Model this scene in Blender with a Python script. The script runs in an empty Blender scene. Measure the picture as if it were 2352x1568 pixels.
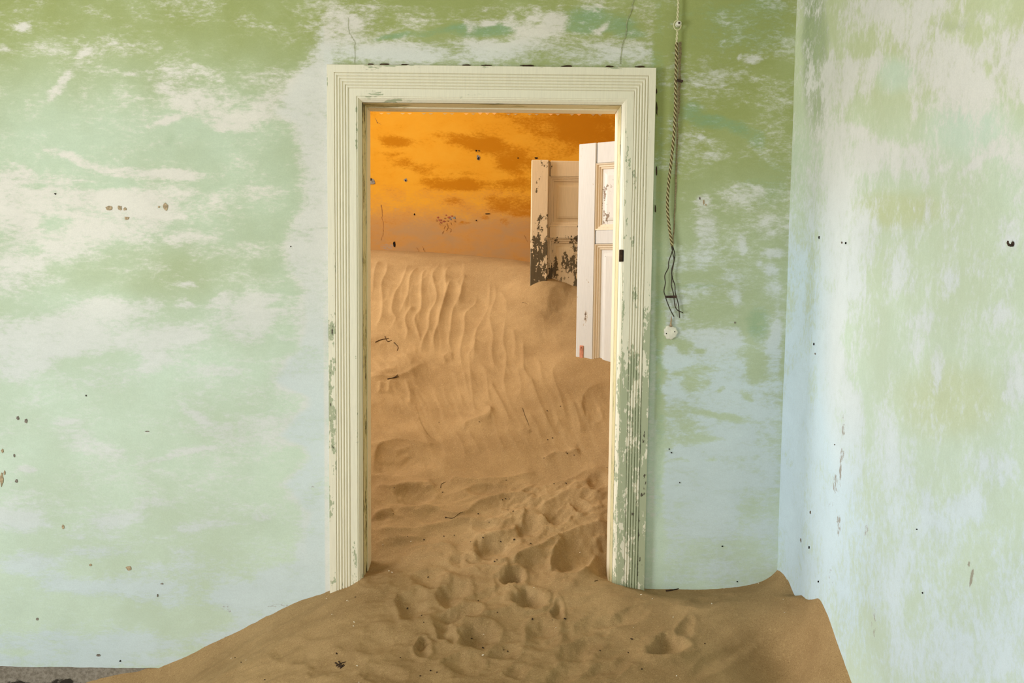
import bpy, math, random
import numpy as np
from mathutils import Vector, Matrix

random.seed(7)
rng = np.random.default_rng(11)
SC = bpy.context.scene
COL = SC.collection

# ------------------------------------------------------------------ camera
FPX = 2050.0
PITCH = math.radians(4.6)
ROLL = math.radians(0.61)
EYE = np.array([0.0, 0.0, 1.62])
_F = np.array([0, math.cos(PITCH), -math.sin(PITCH)])
_U0 = np.array([0, math.sin(PITCH), math.cos(PITCH)])
_X = np.array([1.0, 0, 0])
_R = math.cos(ROLL) * _X + math.sin(ROLL) * _U0
_U = -math.sin(ROLL) * _X + math.cos(ROLL) * _U0
cam_d = bpy.data.cameras.new('camera')
cam_d.sensor_width = 36.0
cam_d.lens = FPX / 2352 * 36.0
cam_d.clip_start = 0.05
cam = bpy.data.objects.new('camera', cam_d)
COL.objects.link(cam)
M = Matrix.Identity(4)
for i in range(3):
    M[i][0] = _R[i]; M[i][1] = _U[i]; M[i][2] = -_F[i]; M[i][3] = EYE[i]
cam.matrix_world = M
SC.camera = cam

# ------------------------------------------------------------------ world, lights, exposure
SC.view_settings.view_transform = 'Standard'
SC.view_settings.look = 'None'
SC.view_settings.gamma = 1.0
SC.view_settings.exposure = 0.0
SC.view_settings.use_curve_mapping = False
w = bpy.data.worlds.new('world'); SC.world = w
w.use_nodes = True
w.node_tree.nodes['Background'].inputs[0].default_value = (0.62, 0.76, 1.0, 1)
w.node_tree.nodes['Background'].inputs[1].default_value = 0.6

def area(name, loc, aim, sx, sy, power, color):
    d = bpy.data.lights.new(name, 'AREA')
    d.shape = 'RECTANGLE'; d.size = sx; d.size_y = sy
    d.energy = power; d.color = color
    o = bpy.data.objects.new(name, d); COL.objects.link(o)
    o.location = loc
    o.rotation_euler = (Vector(aim) - Vector(loc)).to_track_quat('-Z', 'Y').to_euler()
    return o
# daylight through the left and far-room windows, plus an added fill behind the camera
area('daylight_window_left', (-3.62, 0.55, 1.5), (0, 0.55, 1.5), 1.5, 1.7, 146, (0.96, 0.99, 1.04))
area('fill_behind', (-1.6, -2.52, 1.8), (-1.6, 3, 1.8), 1.5, 1.7, 26, (0.96, 0.99, 1.04))  # unseen fill, added to lift the wall right of the door
area('daylight_window_far_room', (-2.02, 4.5, 2.7), (0, 4.5, 2.7), 1.2, 1.2, 88, (1.0, 0.985, 0.95))

# ------------------------------------------------------------------ pixel helpers (reading positions off the photograph)
def ray(px, py):
    d = FPX * _F + (px - 1176.0) * _R - (py - 784.0) * _U
    return d / d[1]
def atY(px, py, Y):
    return EYE + ray(px, py) * Y
def atX(px, py, X):
    d = ray(px, py)
    return EYE + d * (X / d[0])
def project(P):
    V = P - EYE
    c = V @ _F
    c = np.where(c < 0.05, 0.05, c)
    return 1176 + FPX * (V @ _R) / c, 784 - FPX * (V @ _U) / c

# ------------------------------------------------------------------ numpy noise
def _hash(ix, iy, seed):
    h = (ix.astype(np.int64) * 374761393 + iy.astype(np.int64) * 668265263 + seed * 974711) & 0xFFFFFFFF
    h = ((h ^ (h >> 13)) * 1274126177) & 0xFFFFFFFF
    h = ((h ^ (h >> 16)) * 2246822519) & 0xFFFFFFFF
    return (h ^ (h >> 15)) & 0xFFFF
def gnoise(x, y, seed=0):
    x0 = np.floor(x); y0 = np.floor(y)
    fx = x - x0; fy = y - y0
    ux = fx * fx * fx * (fx * (fx * 6 - 15) + 10); uy = fy * fy * fy * (fy * (fy * 6 - 15) + 10)
    def g(dx, dy):
        a = _hash(x0 + dx, y0 + dy, seed) * (2 * np.pi / 65536)
        return np.cos(a) * (fx - dx) + np.sin(a) * (fy - dy)
    a = g(0, 0); b = g(1, 0); c = g(0, 1); d = g(1, 1)
    return (a + (b - a) * ux + ((c + (d - c) * ux) - (a + (b - a) * ux)) * uy) * 1.4
def fbm(x, y, octv=4, seed=0, rough=0.5):
    s = 0; a = 1; t = 0
    for i in range(octv):
        s = s + a * gnoise(x * 2 ** i, y * 2 ** i, seed + i * 17); t += a; a *= rough
    return s / t
def sstep(a, b, x):
    t = np.clip((x - a) / (b - a), 0, 1)
    return t * t * (3 - 2 * t)

# ------------------------------------------------------------------ mesh helpers
def link(o, parent=None):
    COL.objects.link(o)
    if parent is not None:
        o.parent = parent
    return o
def mesh_obj(name, verts, faces, mat, parent=None, smooth=False, kind=None):
    me = bpy.data.meshes.new(name)
    me.from_pydata([tuple(map(float, v)) for v in verts], [], faces)
    me.materials.append(mat)
    if smooth:
        me.polygons.foreach_set('use_smooth', [True] * len(me.polygons))
    me.update()
    o = link(bpy.data.objects.new(name, me), parent)
    if kind: o['kind'] = kind
    return o
def grid_obj(name, P, keep, mat, parent=None, smooth=True):
    """P: (ny, nx, 3) grid of points; keep: (ny-1, nx-1) bool."""
    ny, nx = P.shape[:2]
    idx = np.arange(ny * nx).reshape(ny, nx)
    q = np.stack([idx[:-1, :-1], idx[:-1, 1:], idx[1:, 1:], idx[1:, :-1]], -1)[keep]
    nq = len(q)
    me = bpy.data.meshes.new(name)
    me.vertices.add(ny * nx); me.loops.add(nq * 4); me.polygons.add(nq)
    me.vertices.foreach_set('co', P.reshape(-1).astype(np.float32))
    me.loops.foreach_set('vertex_index', q.reshape(-1).astype(np.int32))
    me.polygons.foreach_set('loop_start', np.arange(0, nq * 4, 4, dtype=np.int32))
    me.polygons.foreach_set('loop_total', np.full(nq, 4, dtype=np.int32))
    if smooth:
        me.polygons.foreach_set('use_smooth', np.ones(nq, dtype=bool))
    me.update(calc_edges=True)
    me.materials.append(mat)
    return link(bpy.data.objects.new(name, me), parent)
def set_attr(o, name, vals):
    a = o.data.attributes.new(name, 'FLOAT', 'POINT')
    a.data.foreach_set('value', np.ascontiguousarray(vals.reshape(-1), dtype=np.float32))
class MB:
    def __init__(s): s.v = []; s.f = []
    def add(s, v, f):
        b = len(s.v); s.v += [tuple(map(float, p)) for p in v]; s.f += [tuple(i + b for i in q) for q in f]
        return s
    def box(s, a, b):
        x0, y0, z0 = a; x1, y1, z1 = b
        return s.add([(x0,y0,z0),(x1,y0,z0),(x1,y1,z0),(x0,y1,z0),(x0,y0,z1),(x1,y0,z1),(x1,y1,z1),(x0,y1,z1)],
                     [(0,3,2,1),(4,5,6,7),(0,1,5,4),(1,2,6,5),(2,3,7,6),(3,0,4,7)])
    def bbox(s, a, b, c=0.003):
        """box with chamfered edges"""
        x0, y0, z0 = a; x1, y1, z1 = b
        v = []; 
        for sx in (0, 1):
            for sy in (0, 1):
                for sz in (0, 1):
                    X = (x0, x1)[sx]; Y = (y0, y1)[sy]; Z = (z0, z1)[sz]
                    dx = c if sx == 0 else -c; dy = c if sy == 0 else -c; dz = c if sz == 0 else -c
                    v += [(X, Y + dy, Z + dz), (X + dx, Y, Z + dz), (X + dx, Y + dy, Z)]
        import bmesh
        bm = bmesh.new()
        for p in v: bm.verts.new(p)
        bmesh.ops.convex_hull(bm, input=list(bm.verts))
        bm.verts.index_update()
        vv = [tuple(p.co) for p in bm.verts]; ff = [tuple(p.index for p in f.verts) for f in bm.faces]
        bm.free()
        return s.add(vv, ff)
    def tube(s, pts, rad, n=8, cap=True):
        pts = [Vector(p) for p in pts]
        rads = rad if hasattr(rad, '__len__') else [rad] * len(pts)
        up = Vector((0.3, 1, 0.1)).normalized()
        rings = []
        for i, p in enumerate(pts):
            t = (pts[min(i + 1, len(pts) - 1)] - pts[max(i - 1, 0)]).normalized()
            a = t.cross(up)
            if a.length < 1e-4: a = t.cross(Vector((1, 0, 0)))
            a.normalize(); b = t.cross(a)
            rings.append([p + (a * math.cos(2 * math.pi * k / n) + b * math.sin(2 * math.pi * k / n)) * rads[i] for k in range(n)])
        v = [q for r in rings for q in r]; f = []
        for i in range(len(pts) - 1):
            for k in range(n):
                f.append((i * n + k, i * n + (k + 1) % n, (i + 1) * n + (k + 1) % n, (i + 1) * n + k))
        if cap:
            f.append(tuple(range(n - 1, -1, -1))); f.append(tuple((len(pts) - 1) * n + k for k in range(n)))
        return s.add(v, f)
    def build(s, name, mat, parent=None, smooth=False, kind=None):
        return mesh_obj(name, s.v, s.f, mat, parent, smooth, kind)
def empty(name, loc=(0, 0, 0)):
    o = bpy.data.objects.new(name, None); o.location = loc; o.empty_display_size = 0.1
    return link(o)
def tag(o, label, cat=None, group=None, kind=None):
    o['label'] = label
    if cat: o['category'] = cat
    if group: o['group'] = group
    if kind: o['kind'] = kind
    return o
def spline(pts, n=8):
    """Catmull-Rom through points"""
    pts = [np.array(p, float) for p in pts]
    P = [2 * pts[0] - pts[1]] + pts + [2 * pts[-1] - pts[-2]]
    out = []
    for i in range(1, len(P) - 2):
        for k in range(n):
            t = k / n
            a, b, c, d = P[i - 1], P[i], P[i + 1], P[i + 2]
            out.append(0.5 * ((2 * b) + (c - a) * t + (2 * a - 5 * b + 4 * c - d) * t * t + (3 * b - a - 3 * c + d) * t ** 3))
    out.append(pts[-1])
    return out

# ------------------------------------------------------------------ material helpers
def lin(r, g, b):
    f = lambda c: (c / 255 / 12.92) if c / 255 <= 0.04045 else ((c / 255 + 0.055) / 1.055) ** 2.4
    return (f(r), f(g), f(b), 1.0)
class Mat:
    def __init__(s, name, rough=0.9, spec=0.2):
        s.m = bpy.data.materials.new(name); s.m.use_nodes = True
        s.nt = s.m.node_tree; s.b = s.nt.nodes['Principled BSDF']
        s.b.inputs['Roughness'].default_value = rough
        s.b.inputs['Specular IOR Level'].default_value = spec
        s.tc = s.nt.nodes.new('ShaderNodeTexCoord')
    def _in(s, sock, v):
        if isinstance(v, (int, float)): sock.default_value = v
        elif isinstance(v, tuple): sock.default_value = v
        else: s.nt.links.new(v, sock)
    def math(s, op, a, b=0.0, clamp=False):
        n = s.nt.nodes.new('ShaderNodeMath'); n.operation = op; n.use_clamp = clamp
        s._in(n.inputs[0], a); s._in(n.inputs[1], b); return n.outputs[0]
    def mix(s, fac, a, b, blend='MIX'):
        n = s.nt.nodes.new('ShaderNodeMix'); n.data_type = 'RGBA'; n.blend_type = blend
        s._in(n.inputs[0], fac); s._in(n.inputs[6], a); s._in(n.inputs[7], b); return n.outputs[2]
    def vec(s, scale=(1, 1, 1), loc=(0, 0, 0), rot=(0, 0, 0), src='Object'):
        n = s.nt.nodes.new('ShaderNodeMapping'); s.nt.links.new(s.tc.outputs[src], n.inputs[0])
        n.inputs['Scale'].default_value = scale; n.inputs['Location'].default_value = loc
        n.inputs['Rotation'].default_value = rot
        return n.outputs[0]
    def noise(s, vec, scale, detail=4, rough=0.55, dist=0.0):
        n = s.nt.nodes.new('ShaderNodeTexNoise'); s.nt.links.new(vec, n.inputs['Vector'])
        n.inputs['Scale'].default_value = scale; n.inputs['Detail'].default_value = detail
        n.inputs['Roughness'].default_value = rough; n.inputs['Distortion'].default_value = dist
        return n.outputs['Fac']
    def attr(s, name):
        n = s.nt.nodes.new('ShaderNodeAttribute'); n.attribute_name = name; return n.outputs['Fac']
    def ss(s, x, a, b, to=(0, 1)):
        n = s.nt.nodes.new('ShaderNodeMapRange'); n.interpolation_type = 'SMOOTHSTEP'
        s._in(n.inputs[0], x); s._in(n.inputs[1], a); s._in(n.inputs[2], b)
        n.inputs[3].default_value = to[0]; n.inputs[4].default_value = to[1]; return n.outputs[0]
    def sep(s):
        n = s.nt.nodes.new('ShaderNodeSeparateXYZ'); s.nt.links.new(s.tc.outputs['Object'], n.inputs[0]); return n.outputs
    def bump(s, h, strength, dist=0.01, nrm=None):
        n = s.nt.nodes.new('ShaderNodeBump'); s.nt.links.new(h, n.inputs['Height'])
        n.inputs['Strength'].default_value = strength; n.inputs['Distance'].default_value = dist
        if nrm is not None: s.nt.links.new(nrm, n.inputs['Normal'])
        s.nt.links.new(n.outputs[0], s.b.inputs['Normal']); return n.outputs[0]
    def color(s, c): s._in(s.b.inputs['Base Color'], c); return s.m

def simple(name, rgb, rough=0.8, var=0.12, scale=40, spec=0.2, metal=0.0):
    m = Mat(name, rough, spec)
    n = m.noise(m.vec(), scale, 5, 0.6)
    c = lin(*rgb); d = tuple(x * (1 - 2 * var) for x in c[:3]) + (1,); e = tuple(min(1, x * (1 + var)) for x in c[:3]) + (1,)
    m.b.inputs['Metallic'].default_value = metal
    m.bump(n, 0.15, 0.002)
    return m.color(m.mix(m.ss(n, 0.3, 0.7), d, e))

def wall_material(name, streak, yel, mint, teal, cream, blue, lo=0.34, hi=0.70):
    m = Mat(name, 0.92, 0.12)
    v = m.vec(streak)
    n1 = m.noise(v, 8.0, 9, 0.66, 0.4)
    n2 = m.noise(v, 55.0, 6, 0.7)
    n3 = m.noise(m.vec((1, 1, 1), (3, 1, 7)), 2.2, 4, 0.55)
    grain = m.noise(m.vec(), 260.0, 3, 0.6)
    hf = m.math('ADD', m.math('MULTIPLY', m.math('SUBTRACT', n1, 0.5), 2.4), m.math('MULTIPLY', m.math('SUBTRACT', n2, 0.5), 1.7))
    F = m.math('ADD', m.attr('pale'), m.math('MULTIPLY', hf, 0.95))
    mask = m.math('ADD', m.math('MULTIPLY', m.ss(F, lo, hi), 0.65), m.math('MULTIPLY', m.ss(F, 0.0, 1.0), 0.35))
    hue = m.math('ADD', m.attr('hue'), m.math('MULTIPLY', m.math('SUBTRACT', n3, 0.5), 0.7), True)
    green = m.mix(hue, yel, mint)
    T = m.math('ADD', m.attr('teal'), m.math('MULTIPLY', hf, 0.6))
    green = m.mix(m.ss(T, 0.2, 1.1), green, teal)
    palec = m.mix(m.attr('blue'), cream, blue)
    c = m.mix(mask, green, palec)
    # rubbed, slightly mottled lime wash
    k = m.ss(m.math('ADD', n3, m.math('MULTIPLY', hf, 0.25)), 0.25, 0.8, (0.93, 1.05))
    k = m.math('MULTIPLY', k, m.ss(grain, 0.2, 0.8, (0.95, 1.04)))
    n = m.nt.nodes.new('ShaderNodeMix'); n.data_type = 'RGBA'; n.blend_type = 'MULTIPLY'
    n.inputs[0].default_value = 1.0
    m.nt.links.new(c, n.inputs[6])
    cc = m.nt.nodes.new('ShaderNodeCombineColor')
    for i in range(3): m.nt.links.new(k, cc.inputs[i])
    m.nt.links.new(cc.outputs[0], n.inputs[7])
    # brown-grey bare plaster where the paint has come off
    S = m.math('ADD', m.attr('stain'), m.math('MULTIPLY', m.math('SUBTRACT', n2, 0.5), 1.6))
    c = m.mix(m.math('MULTIPLY', m.ss(S, 0.38, 0.62), 0.8), n.outputs[2], lin(150, 138, 122))
    h = m.math('ADD', m.math('MULTIPLY', mask, 0.5), m.math('ADD', m.math('MULTIPLY', n2, 0.5), m.math('MULTIPLY', grain, 0.25)))
    m.bump(h, 0.25, 0.004)
    return m.color(c)

MAT_BACK = wall_material('green_limewash', (0.62, 1, 1.5), lin(166, 174, 110), lin(205, 220, 200), lin(142, 172, 130), lin(228, 222, 210), lin(207, 219, 219), 0.20, 0.88)  # first olive kept dark to imitate the dimmer top of the wall
MAT_RIGHT = wall_material('green_limewash_side', (1, 1.15, 0.85), lin(198, 204, 158), lin(203, 219, 202), lin(150, 164, 122), lin(222, 218, 208), lin(208, 225, 234), 0.22, 0.85)

def ochre_material():
    m = Mat('ochre_limewash', 0.92, 0.1)
    v = m.vec((0.7, 1, 1.4))
    n1 = m.noise(v, 7, 8, 0.66, 0.3); n2 = m.noise(v, 60, 6, 0.7)
    hf = m.math('ADD', m.math('MULTIPLY', m.math('SUBTRACT', n1, 0.5), 2.0), m.math('MULTIPLY', m.math('SUBTRACT', n2, 0.5), 1.7))
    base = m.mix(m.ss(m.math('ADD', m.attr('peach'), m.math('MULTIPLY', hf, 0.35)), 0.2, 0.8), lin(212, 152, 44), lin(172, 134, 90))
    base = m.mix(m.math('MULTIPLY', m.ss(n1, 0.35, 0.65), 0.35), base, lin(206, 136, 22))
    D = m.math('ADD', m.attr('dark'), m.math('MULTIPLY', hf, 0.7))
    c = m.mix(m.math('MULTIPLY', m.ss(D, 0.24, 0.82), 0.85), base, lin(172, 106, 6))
    S = m.math('ADD', m.attr('stain'), m.math('MULTIPLY', m.math('SUBTRACT', n2, 0.5), 1.0))
    c = m.mix(m.ss(S, 0.4, 0.6), c, lin(158, 140, 124))
    m.bump(m.math('ADD', n2, n1), 0.25, 0.004)
    return m.color(c)
MAT_FAR = ochre_material()

def sand_material():
    m = Mat('sand', 0.95, 0.1)
    v = m.vec()
    n = m.noise(v, 5, 5, 0.6); g = m.noise(v, 420, 3, 0.7); g2 = m.noise(v, 140, 3, 0.6)
    c = m.mix(m.ss(n, 0.3, 0.7), lin(156, 126, 86), lin(174, 143, 100))
    c = m.mix(m.math('MULTIPLY', m.ss(g, 0.48, 0.66), 0.6), c, lin(112, 84, 52))
    c = m.mix(m.math('MULTIPLY', m.ss(g2, 0.52, 0.72), 0.2), c, lin(224, 190, 136))
    m.bump(m.math('ADD', g, m.math('MULTIPLY', g2, 0.8)), 0.35, 0.004)
    return m.color(c)
MAT_SAND = sand_material()

def peel_material(name, paint, under, wood, a_under, a_wood, grain=(1, 1, 0.26), scale=30, zgrad=None, xgrad=None, soft=0.03, rough=0.6):
    """paint flaking to an undercoat and on to bare wood; a_* = share laid bare; grads add to the share along z / x (object space)."""
    m = Mat(name, rough, 0.3)
    v = m.vec(grain)
    n1 = m.noise(v, scale, 7, 0.62); n2 = m.noise(m.vec((grain[0], grain[1], grain[2] * 2.5), (5, 2, 9)), scale * 3.5, 5, 0.6)
    n3 = m.noise(m.vec((1, 1, 0.3), (2, 8, 4)), 3.0, 3, 0.5)
    f = m.math('ADD', m.math('MULTIPLY', n1, 0.6), m.math('ADD', m.math('MULTIPLY', n2, 0.25), m.math('MULTIPLY', n3, 0.35)))
    f = m.math('MULTIPLY', m.math('SUBTRACT', f, 0.6), 1.8)
    x, y, z = m.sep()
    for g, ax in ((zgrad, z), (xgrad, x)):
        if g: f = m.math('ADD', f, m.ss(ax, g[0], g[1], (g[2], g[3])))
    f = m.math('ADD', f, m.attr('wear'))
    fine = m.noise(m.vec((1, 1, 0.08)), 160, 3, 0.6)
    pc = m.mix(m.math('MULTIPLY', m.ss(fine, 0.35, 0.75), 0.35), paint, tuple(c * 0.8 for c in paint[:3]) + (1,))
    c = m.mix(m.ss(f, 0.14 - a_under, 0.14 - a_under + soft), pc, under)
    wc = m.mix(fine, wood, tuple(c_ * 0.55 for c_ in wood[:3]) + (1,))
    c = m.mix(m.ss(f, 0.24 - a_wood, 0.24 - a_wood + soft), c, wc)
    m.bump(m.math('ADD', m.ss(f, 0.14 - a_under, 0.14 - a_under + soft, (1, 0)), m.math('MULTIPLY', fine, 0.3)), 0.35, 0.003)
    return m.color(c)
CREAM = lin(238, 230, 206); SAGE = lin(176, 180, 148); GREYWOOD = lin(96, 88, 72)
MAT_CASE_L = peel_material('flaking_cream_paint_left', CREAM, SAGE, GREYWOOD, -0.09, -0.12, zgrad=(1.9, 0.5, -0.02, 0.02))
MAT_CASE_T = peel_material('flaking_cream_paint_head', CREAM, SAGE, GREYWOOD, -0.09, -0.12, grain=(0.26, 1, 1))
MAT_CASE_R = peel_material('flaking_cream_paint_right', CREAM, SAGE, GREYWOOD, -0.06, -0.22, zgrad=(1.9, 0.5, -0.02, 0.06))
MAT_LINING = peel_material('flaking_lining_paint', lin(216, 206, 160), lin(178, 172, 120), lin(86, 78, 50), 0.10, 0.12)
MAT_LINING_T = peel_material('flaking_lining_paint_head', lin(222, 208, 164), lin(190, 178, 126), lin(110, 100, 66), 0.10, 0.09, grain=(0.15, 1, 1))
MAT_STOP = peel_material('pale_stop_paint', lin(236, 222, 190), lin(206, 190, 150), lin(120, 104, 74), -0.06, -0.1)
MAT_WHITE = peel_material('white_door_paint', lin(216, 216, 214), lin(206, 196, 182), lin(120, 98, 80), -0.02, 0.04, grain=(1, 1, 0.35), scale=26)
MAT_WHITE_PANEL = peel_material('white_panel_paint', lin(222, 221, 217), lin(206, 196, 180), lin(164, 146, 128), 0.10, 0.27, grain=(1, 1, 0.5), scale=30, zgrad=(1.72, 1.80, -0.22, 0.0))
MAT_WHITE_MOULD = peel_material('yellowed_moulding_paint', lin(228, 214, 190), lin(196, 176, 146), lin(120, 98, 80), 0.0, -0.02)
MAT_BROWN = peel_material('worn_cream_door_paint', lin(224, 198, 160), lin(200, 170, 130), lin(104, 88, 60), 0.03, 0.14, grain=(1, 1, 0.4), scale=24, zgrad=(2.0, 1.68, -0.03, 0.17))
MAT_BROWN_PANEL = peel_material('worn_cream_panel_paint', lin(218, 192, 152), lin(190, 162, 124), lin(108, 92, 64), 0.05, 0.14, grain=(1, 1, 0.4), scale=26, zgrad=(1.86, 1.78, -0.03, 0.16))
MAT_DARKWOOD = simple('dark_bare_wood', (70, 50, 34), 0.8, 0.2, 60)
MAT_CONCRETE = simple('grey_concrete', (150, 140, 126), 0.95, 0.25, 22)
MAT_PLAIN = simple('plain_lime_plaster', (205, 208, 182), 0.95, 0.06, 8)
MAT_OCHRE_PLAIN = simple('plain_ochre_plaster', (196, 164, 110), 0.95, 0.08, 8)
MAT_CEIL = simple('ceiling_boards', (214, 208, 190), 0.9, 0.08, 10)
MAT_IRON = simple('rusted_iron', (62, 42, 30), 0.7, 0.25, 120, 0.4)
MAT_BLACK = simple('dark_hole', (26, 20, 16), 0.95, 0.2, 90)
MAT_WIRE = simple('dark_rubber_wire', (66, 56, 40), 0.6, 0.2, 200, 0.4)
MAT_CORD_A = simple('faded_cotton_cord', (196, 182, 136), 0.95, 0.15, 300)
MAT_CORD_B = simple('brown_cotton_cord', (104, 90, 56), 0.95, 0.2, 300)
MAT_CORD_W = simple('painted_white_cord', (216, 210, 168), 0.9, 0.1, 300)
MAT_CERAMIC = simple('off_white_ceramic', (232, 226, 206), 0.45, 0.06, 60, 0.5)
MAT_DIRT = simple('dark_debris', (66, 48, 34), 0.9, 0.3, 300)
MAT_TWIG = simple('dry_twig', (96, 72, 46), 0.9, 0.3, 200)
MAT_CHIP = simple('white_flake', (238, 226, 204), 0.8, 0.08, 200)
MAT_CRACK = simple('hairline_crack', (168, 170, 132), 0.95, 0.2, 100)
MAT_CRACK_F = simple('ochre_crack', (160, 112, 64), 0.95, 0.2, 100)
MAT_BARE = simple('bare_brown_plaster', (182, 160, 128), 0.95, 0.2, 120)
MAT_BARE_GREY = simple('bare_grey_plaster', (136, 126, 114), 0.95, 0.25, 120)
MAT_RED = simple('reddish_flaked_plaster', (168, 96, 66), 0.95, 0.25, 120)
MAT_STENCIL = simple('peach_stencil_paint', (238, 180, 110), 0.9, 0.08, 80)
MAT_COPPER = simple('pink_bare_wood', (206, 140, 112), 0.8, 0.12, 60)

# ------------------------------------------------------------------ layout
YW = 3.31            # face of the green wall with the doorway
YB = 3.46            # its back face, in the yellow room
YF = 6.40            # face of the ochre wall of the yellow room
CEIL = 3.5
_c = atY(1845, 0, YW); _c2 = atY(1803, 1310, YW)
XR = 0.5 * (_c[0] + _c2[0])
XL, XN = -3.6, 0.76   # left wall of the green room, right wall of the yellow room
XL2 = -2.0
xl = 0.5 * (atY(833, 235, YW)[0] + atY(834, 1330, YW)[0])
xr = 0.5 * (atY(1425, 240, YW)[0] + atY(1408, 1330, YW)[0])
zt = 0.5 * (atY(833, 236, YW)[2] + atY(1425, 241, YW)[2])
CW = 0.134
xlo = 0.5 * (atY(750, 147, YW - .026)[0] + atY(757, 1360, YW - .026)[0])
xro = 0.5 * (atY(1508, 155, YW - .026)[0] + atY(1480, 1355, YW - .026)[0])
zto = 0.5 * (atY(750, 147, YW - .026)[2] + atY(1508, 155, YW - .026)[2])
ZSK = atY(150, 1532, YW)[2]
print('LAYOUT XR %.3f xl %.3f xr %.3f zt %.3f xlo %.3f xro %.3f zto %.3f ZSK %.3f' % (XR, xl, xr, zt, xlo, xro, zto, ZSK))

# ------------------------------------------------------------------ paint fields (wear on the walls)
def paint(u, v, base, strokes, soft=0.75):
    F = np.full(u.shape, float(base)) if not isinstance(base, np.ndarray) else base.copy()
    for s in strokes:
        cx, cy, rx, ry = s[:4]; t = s[4] if len(s) > 4 else 1.0; ang = math.radians(s[5]) if len(s) > 5 else 0.0
        k = s[6] if len(s) > 6 else 1.0
        dx = u - cx; dy = v - cy
        a = dx * math.cos(ang) + dy * math.sin(ang); b = -dx * math.sin(ang) + dy * math.cos(ang)
        d = np.sqrt((a / rx) ** 2 + (b / ry) ** 2)
        wgt = k * sstep(1 + soft, 1 - soft, d)
        F = F * (1 - wgt) + t * wgt
    return F

LEFT_EDGE = [(-200, 800), (0, 775), (45, 760), (70, 735), (110, 718), (150, 700), (190, 672), (225, 645), (262, 640), (290, 680), (340, 690), (400, 697), (460, 695),
             (500, 682), (530, 658), (570, 655), (610, 652), (640, 682), (670, 697), (690, 690), (760, 690), (800, 676), (845, 640), (870, 622), (895, 650), (912, 700), (935, 700),
             (960, 670), (1000, 640), (1030, 690), (1050, 700), (1090, 670), (1114, 645), (1140, 665), (1180, 705), (1214, 688), (1250, 690), (1287, 684), (1300, 640), (1340, 560), (1380, 470), (1420, 540), (1600, 540)]
LEFT_STROKES = [
    (54, 63, 20, 11, .8), (140, 192, 48, 11, .9, -52), (199, 119, 22, 8, .7, -20), (302, 166, 26, 7, .75), (344, 166, 10, 6, .7), (379, 203, 22, 11, .7, 20),
    (452, 230, 48, 27, .85), (500, 215, 50, 16, .55), (390, 274, 36, 8, .9, -20), (524, 275, 56, 26, .85, 12), (600, 265, 55, 15, .8), (551, 233, 42, 13, .6), (610, 235, 30, 20, .75), (5, 110, 16, 8, .6),
    (230, 160, 60, 16, .42), (420, 175, 90, 22, .45), (620, 180, 60, 22, .5),
    (175, 366, 66, 11, .9, 20), (330, 398, 120, 11, .88, 3), (420, 402, 36, 12, .85), (30, 410, 60, 26, .9), (120, 440, 130, 30, .85), (240, 460, 190, 30, .95), (45, 500, 80, 60, .95), (130, 480, 90, 40, .9),
    (222, 427, 62, 7, .15), (77, 426, 34, 7, .2), (345, 428, 40, 6, .3), (220, 520, 110, 34, .8), (340, 495, 60, 28, .85), (440, 550, 80, 26, .65), (520, 575, 70, 18, .5), (130, 575, 70, 26, .8), (40, 590, 60, 30, .75),
    (126, 515, 32, 20, .12), (75, 572, 26, 14, .25), (330, 575, 70, 14, .2), (480, 470, 60, 20, .3), (600, 440, 60, 14, .45),
    (25, 625, 62, 40, .75), (110, 640, 40, 16, .45), (0, 716, 18, 20, .1), (187, 757, 130, 48, .9), (20, 775, 70, 40, .95), (85, 815, 110, 34, .8), (255, 708, 60, 22, .8), (300, 760, 60, 30, .7), (415, 766, 62, 24, .9),
    (365, 807, 62, 34, .8), (335, 849, 34, 12, .75), (489, 849, 62, 13, .7), (245, 865, 80, 34, .55), (174, 832, 44, 10, .15), (270, 822, 40, 14, .2), (345, 700, 30, 14, .6), (30, 850, 40, 24, .7),
    (423, 654, 20, 8, .8), (431, 697, 24, 14, .65), (512, 686, 34, 10, .85, -25), (585, 724, 95, 40, .95), (540, 735, 50, 30, .9), (600, 690, 50, 16, .8), (575, 770, 40, 20, .85), (655, 772, 40, 34, .1, -35), (640, 700, 30, 7, .3, -10), (650, 780, 22, 12, .6),
    (456, 957, 38, 9, .85, 30), (518, 986, 62, 15, .75), (605, 995, 90, 26, .72), (640, 965, 50, 16, .65), (158, 969, 28, 8, .75), (182, 1012, 46, 24, .62), (373, 1052, 48, 6, .8, -15), (452, 1031, 52, 5, .8, -4), (270, 1043, 80, 11, .5, 8), (66, 1077, 30, 7, .95),
    (37, 1193, 62, 24, .95), (249, 1197, 75, 18, .7, -12), (352, 1155, 50, 13, .6), (435, 1210, 55, 10, .68), (518, 1201, 55, 9, .6), (593, 1189, 22, 10, .65), (200, 1230, 60, 10, .6), (90, 1160, 60, 10, .45),
    (66, 1290, 62, 22, .85), (219, 1265, 80, 14, .8), (165, 1345, 75, 20, .85, 12), (329, 1349, 115, 28, .8), (366, 1308, 70, 18, .6), (457, 1305, 52, 30, .65), (560, 1370, 95, 26, .85), (420, 1380, 60, 14, .5),
    (90, 1400, 130, 30, .08), (250, 1425, 100, 26, .15), (380, 1430, 70, 24, .15), (520, 1425, 70, 20, .25),
    (0, 1500, 130, 34, .95), (150, 1500, 140, 40, .95), (290, 1490, 90, 40, .9), (365, 1490, 60, 25, .85), (500, 1470, 60, 20, .8), (400, 1505, 90, 11, .35), (25, 1497, 48, 9, .3), (330, 1520, 200, 9, .9), (120, 1460, 40, 10, .8),
    (180, 1175, 50, 12, .4), (420, 1270, 40, 12, .45),
]
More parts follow.
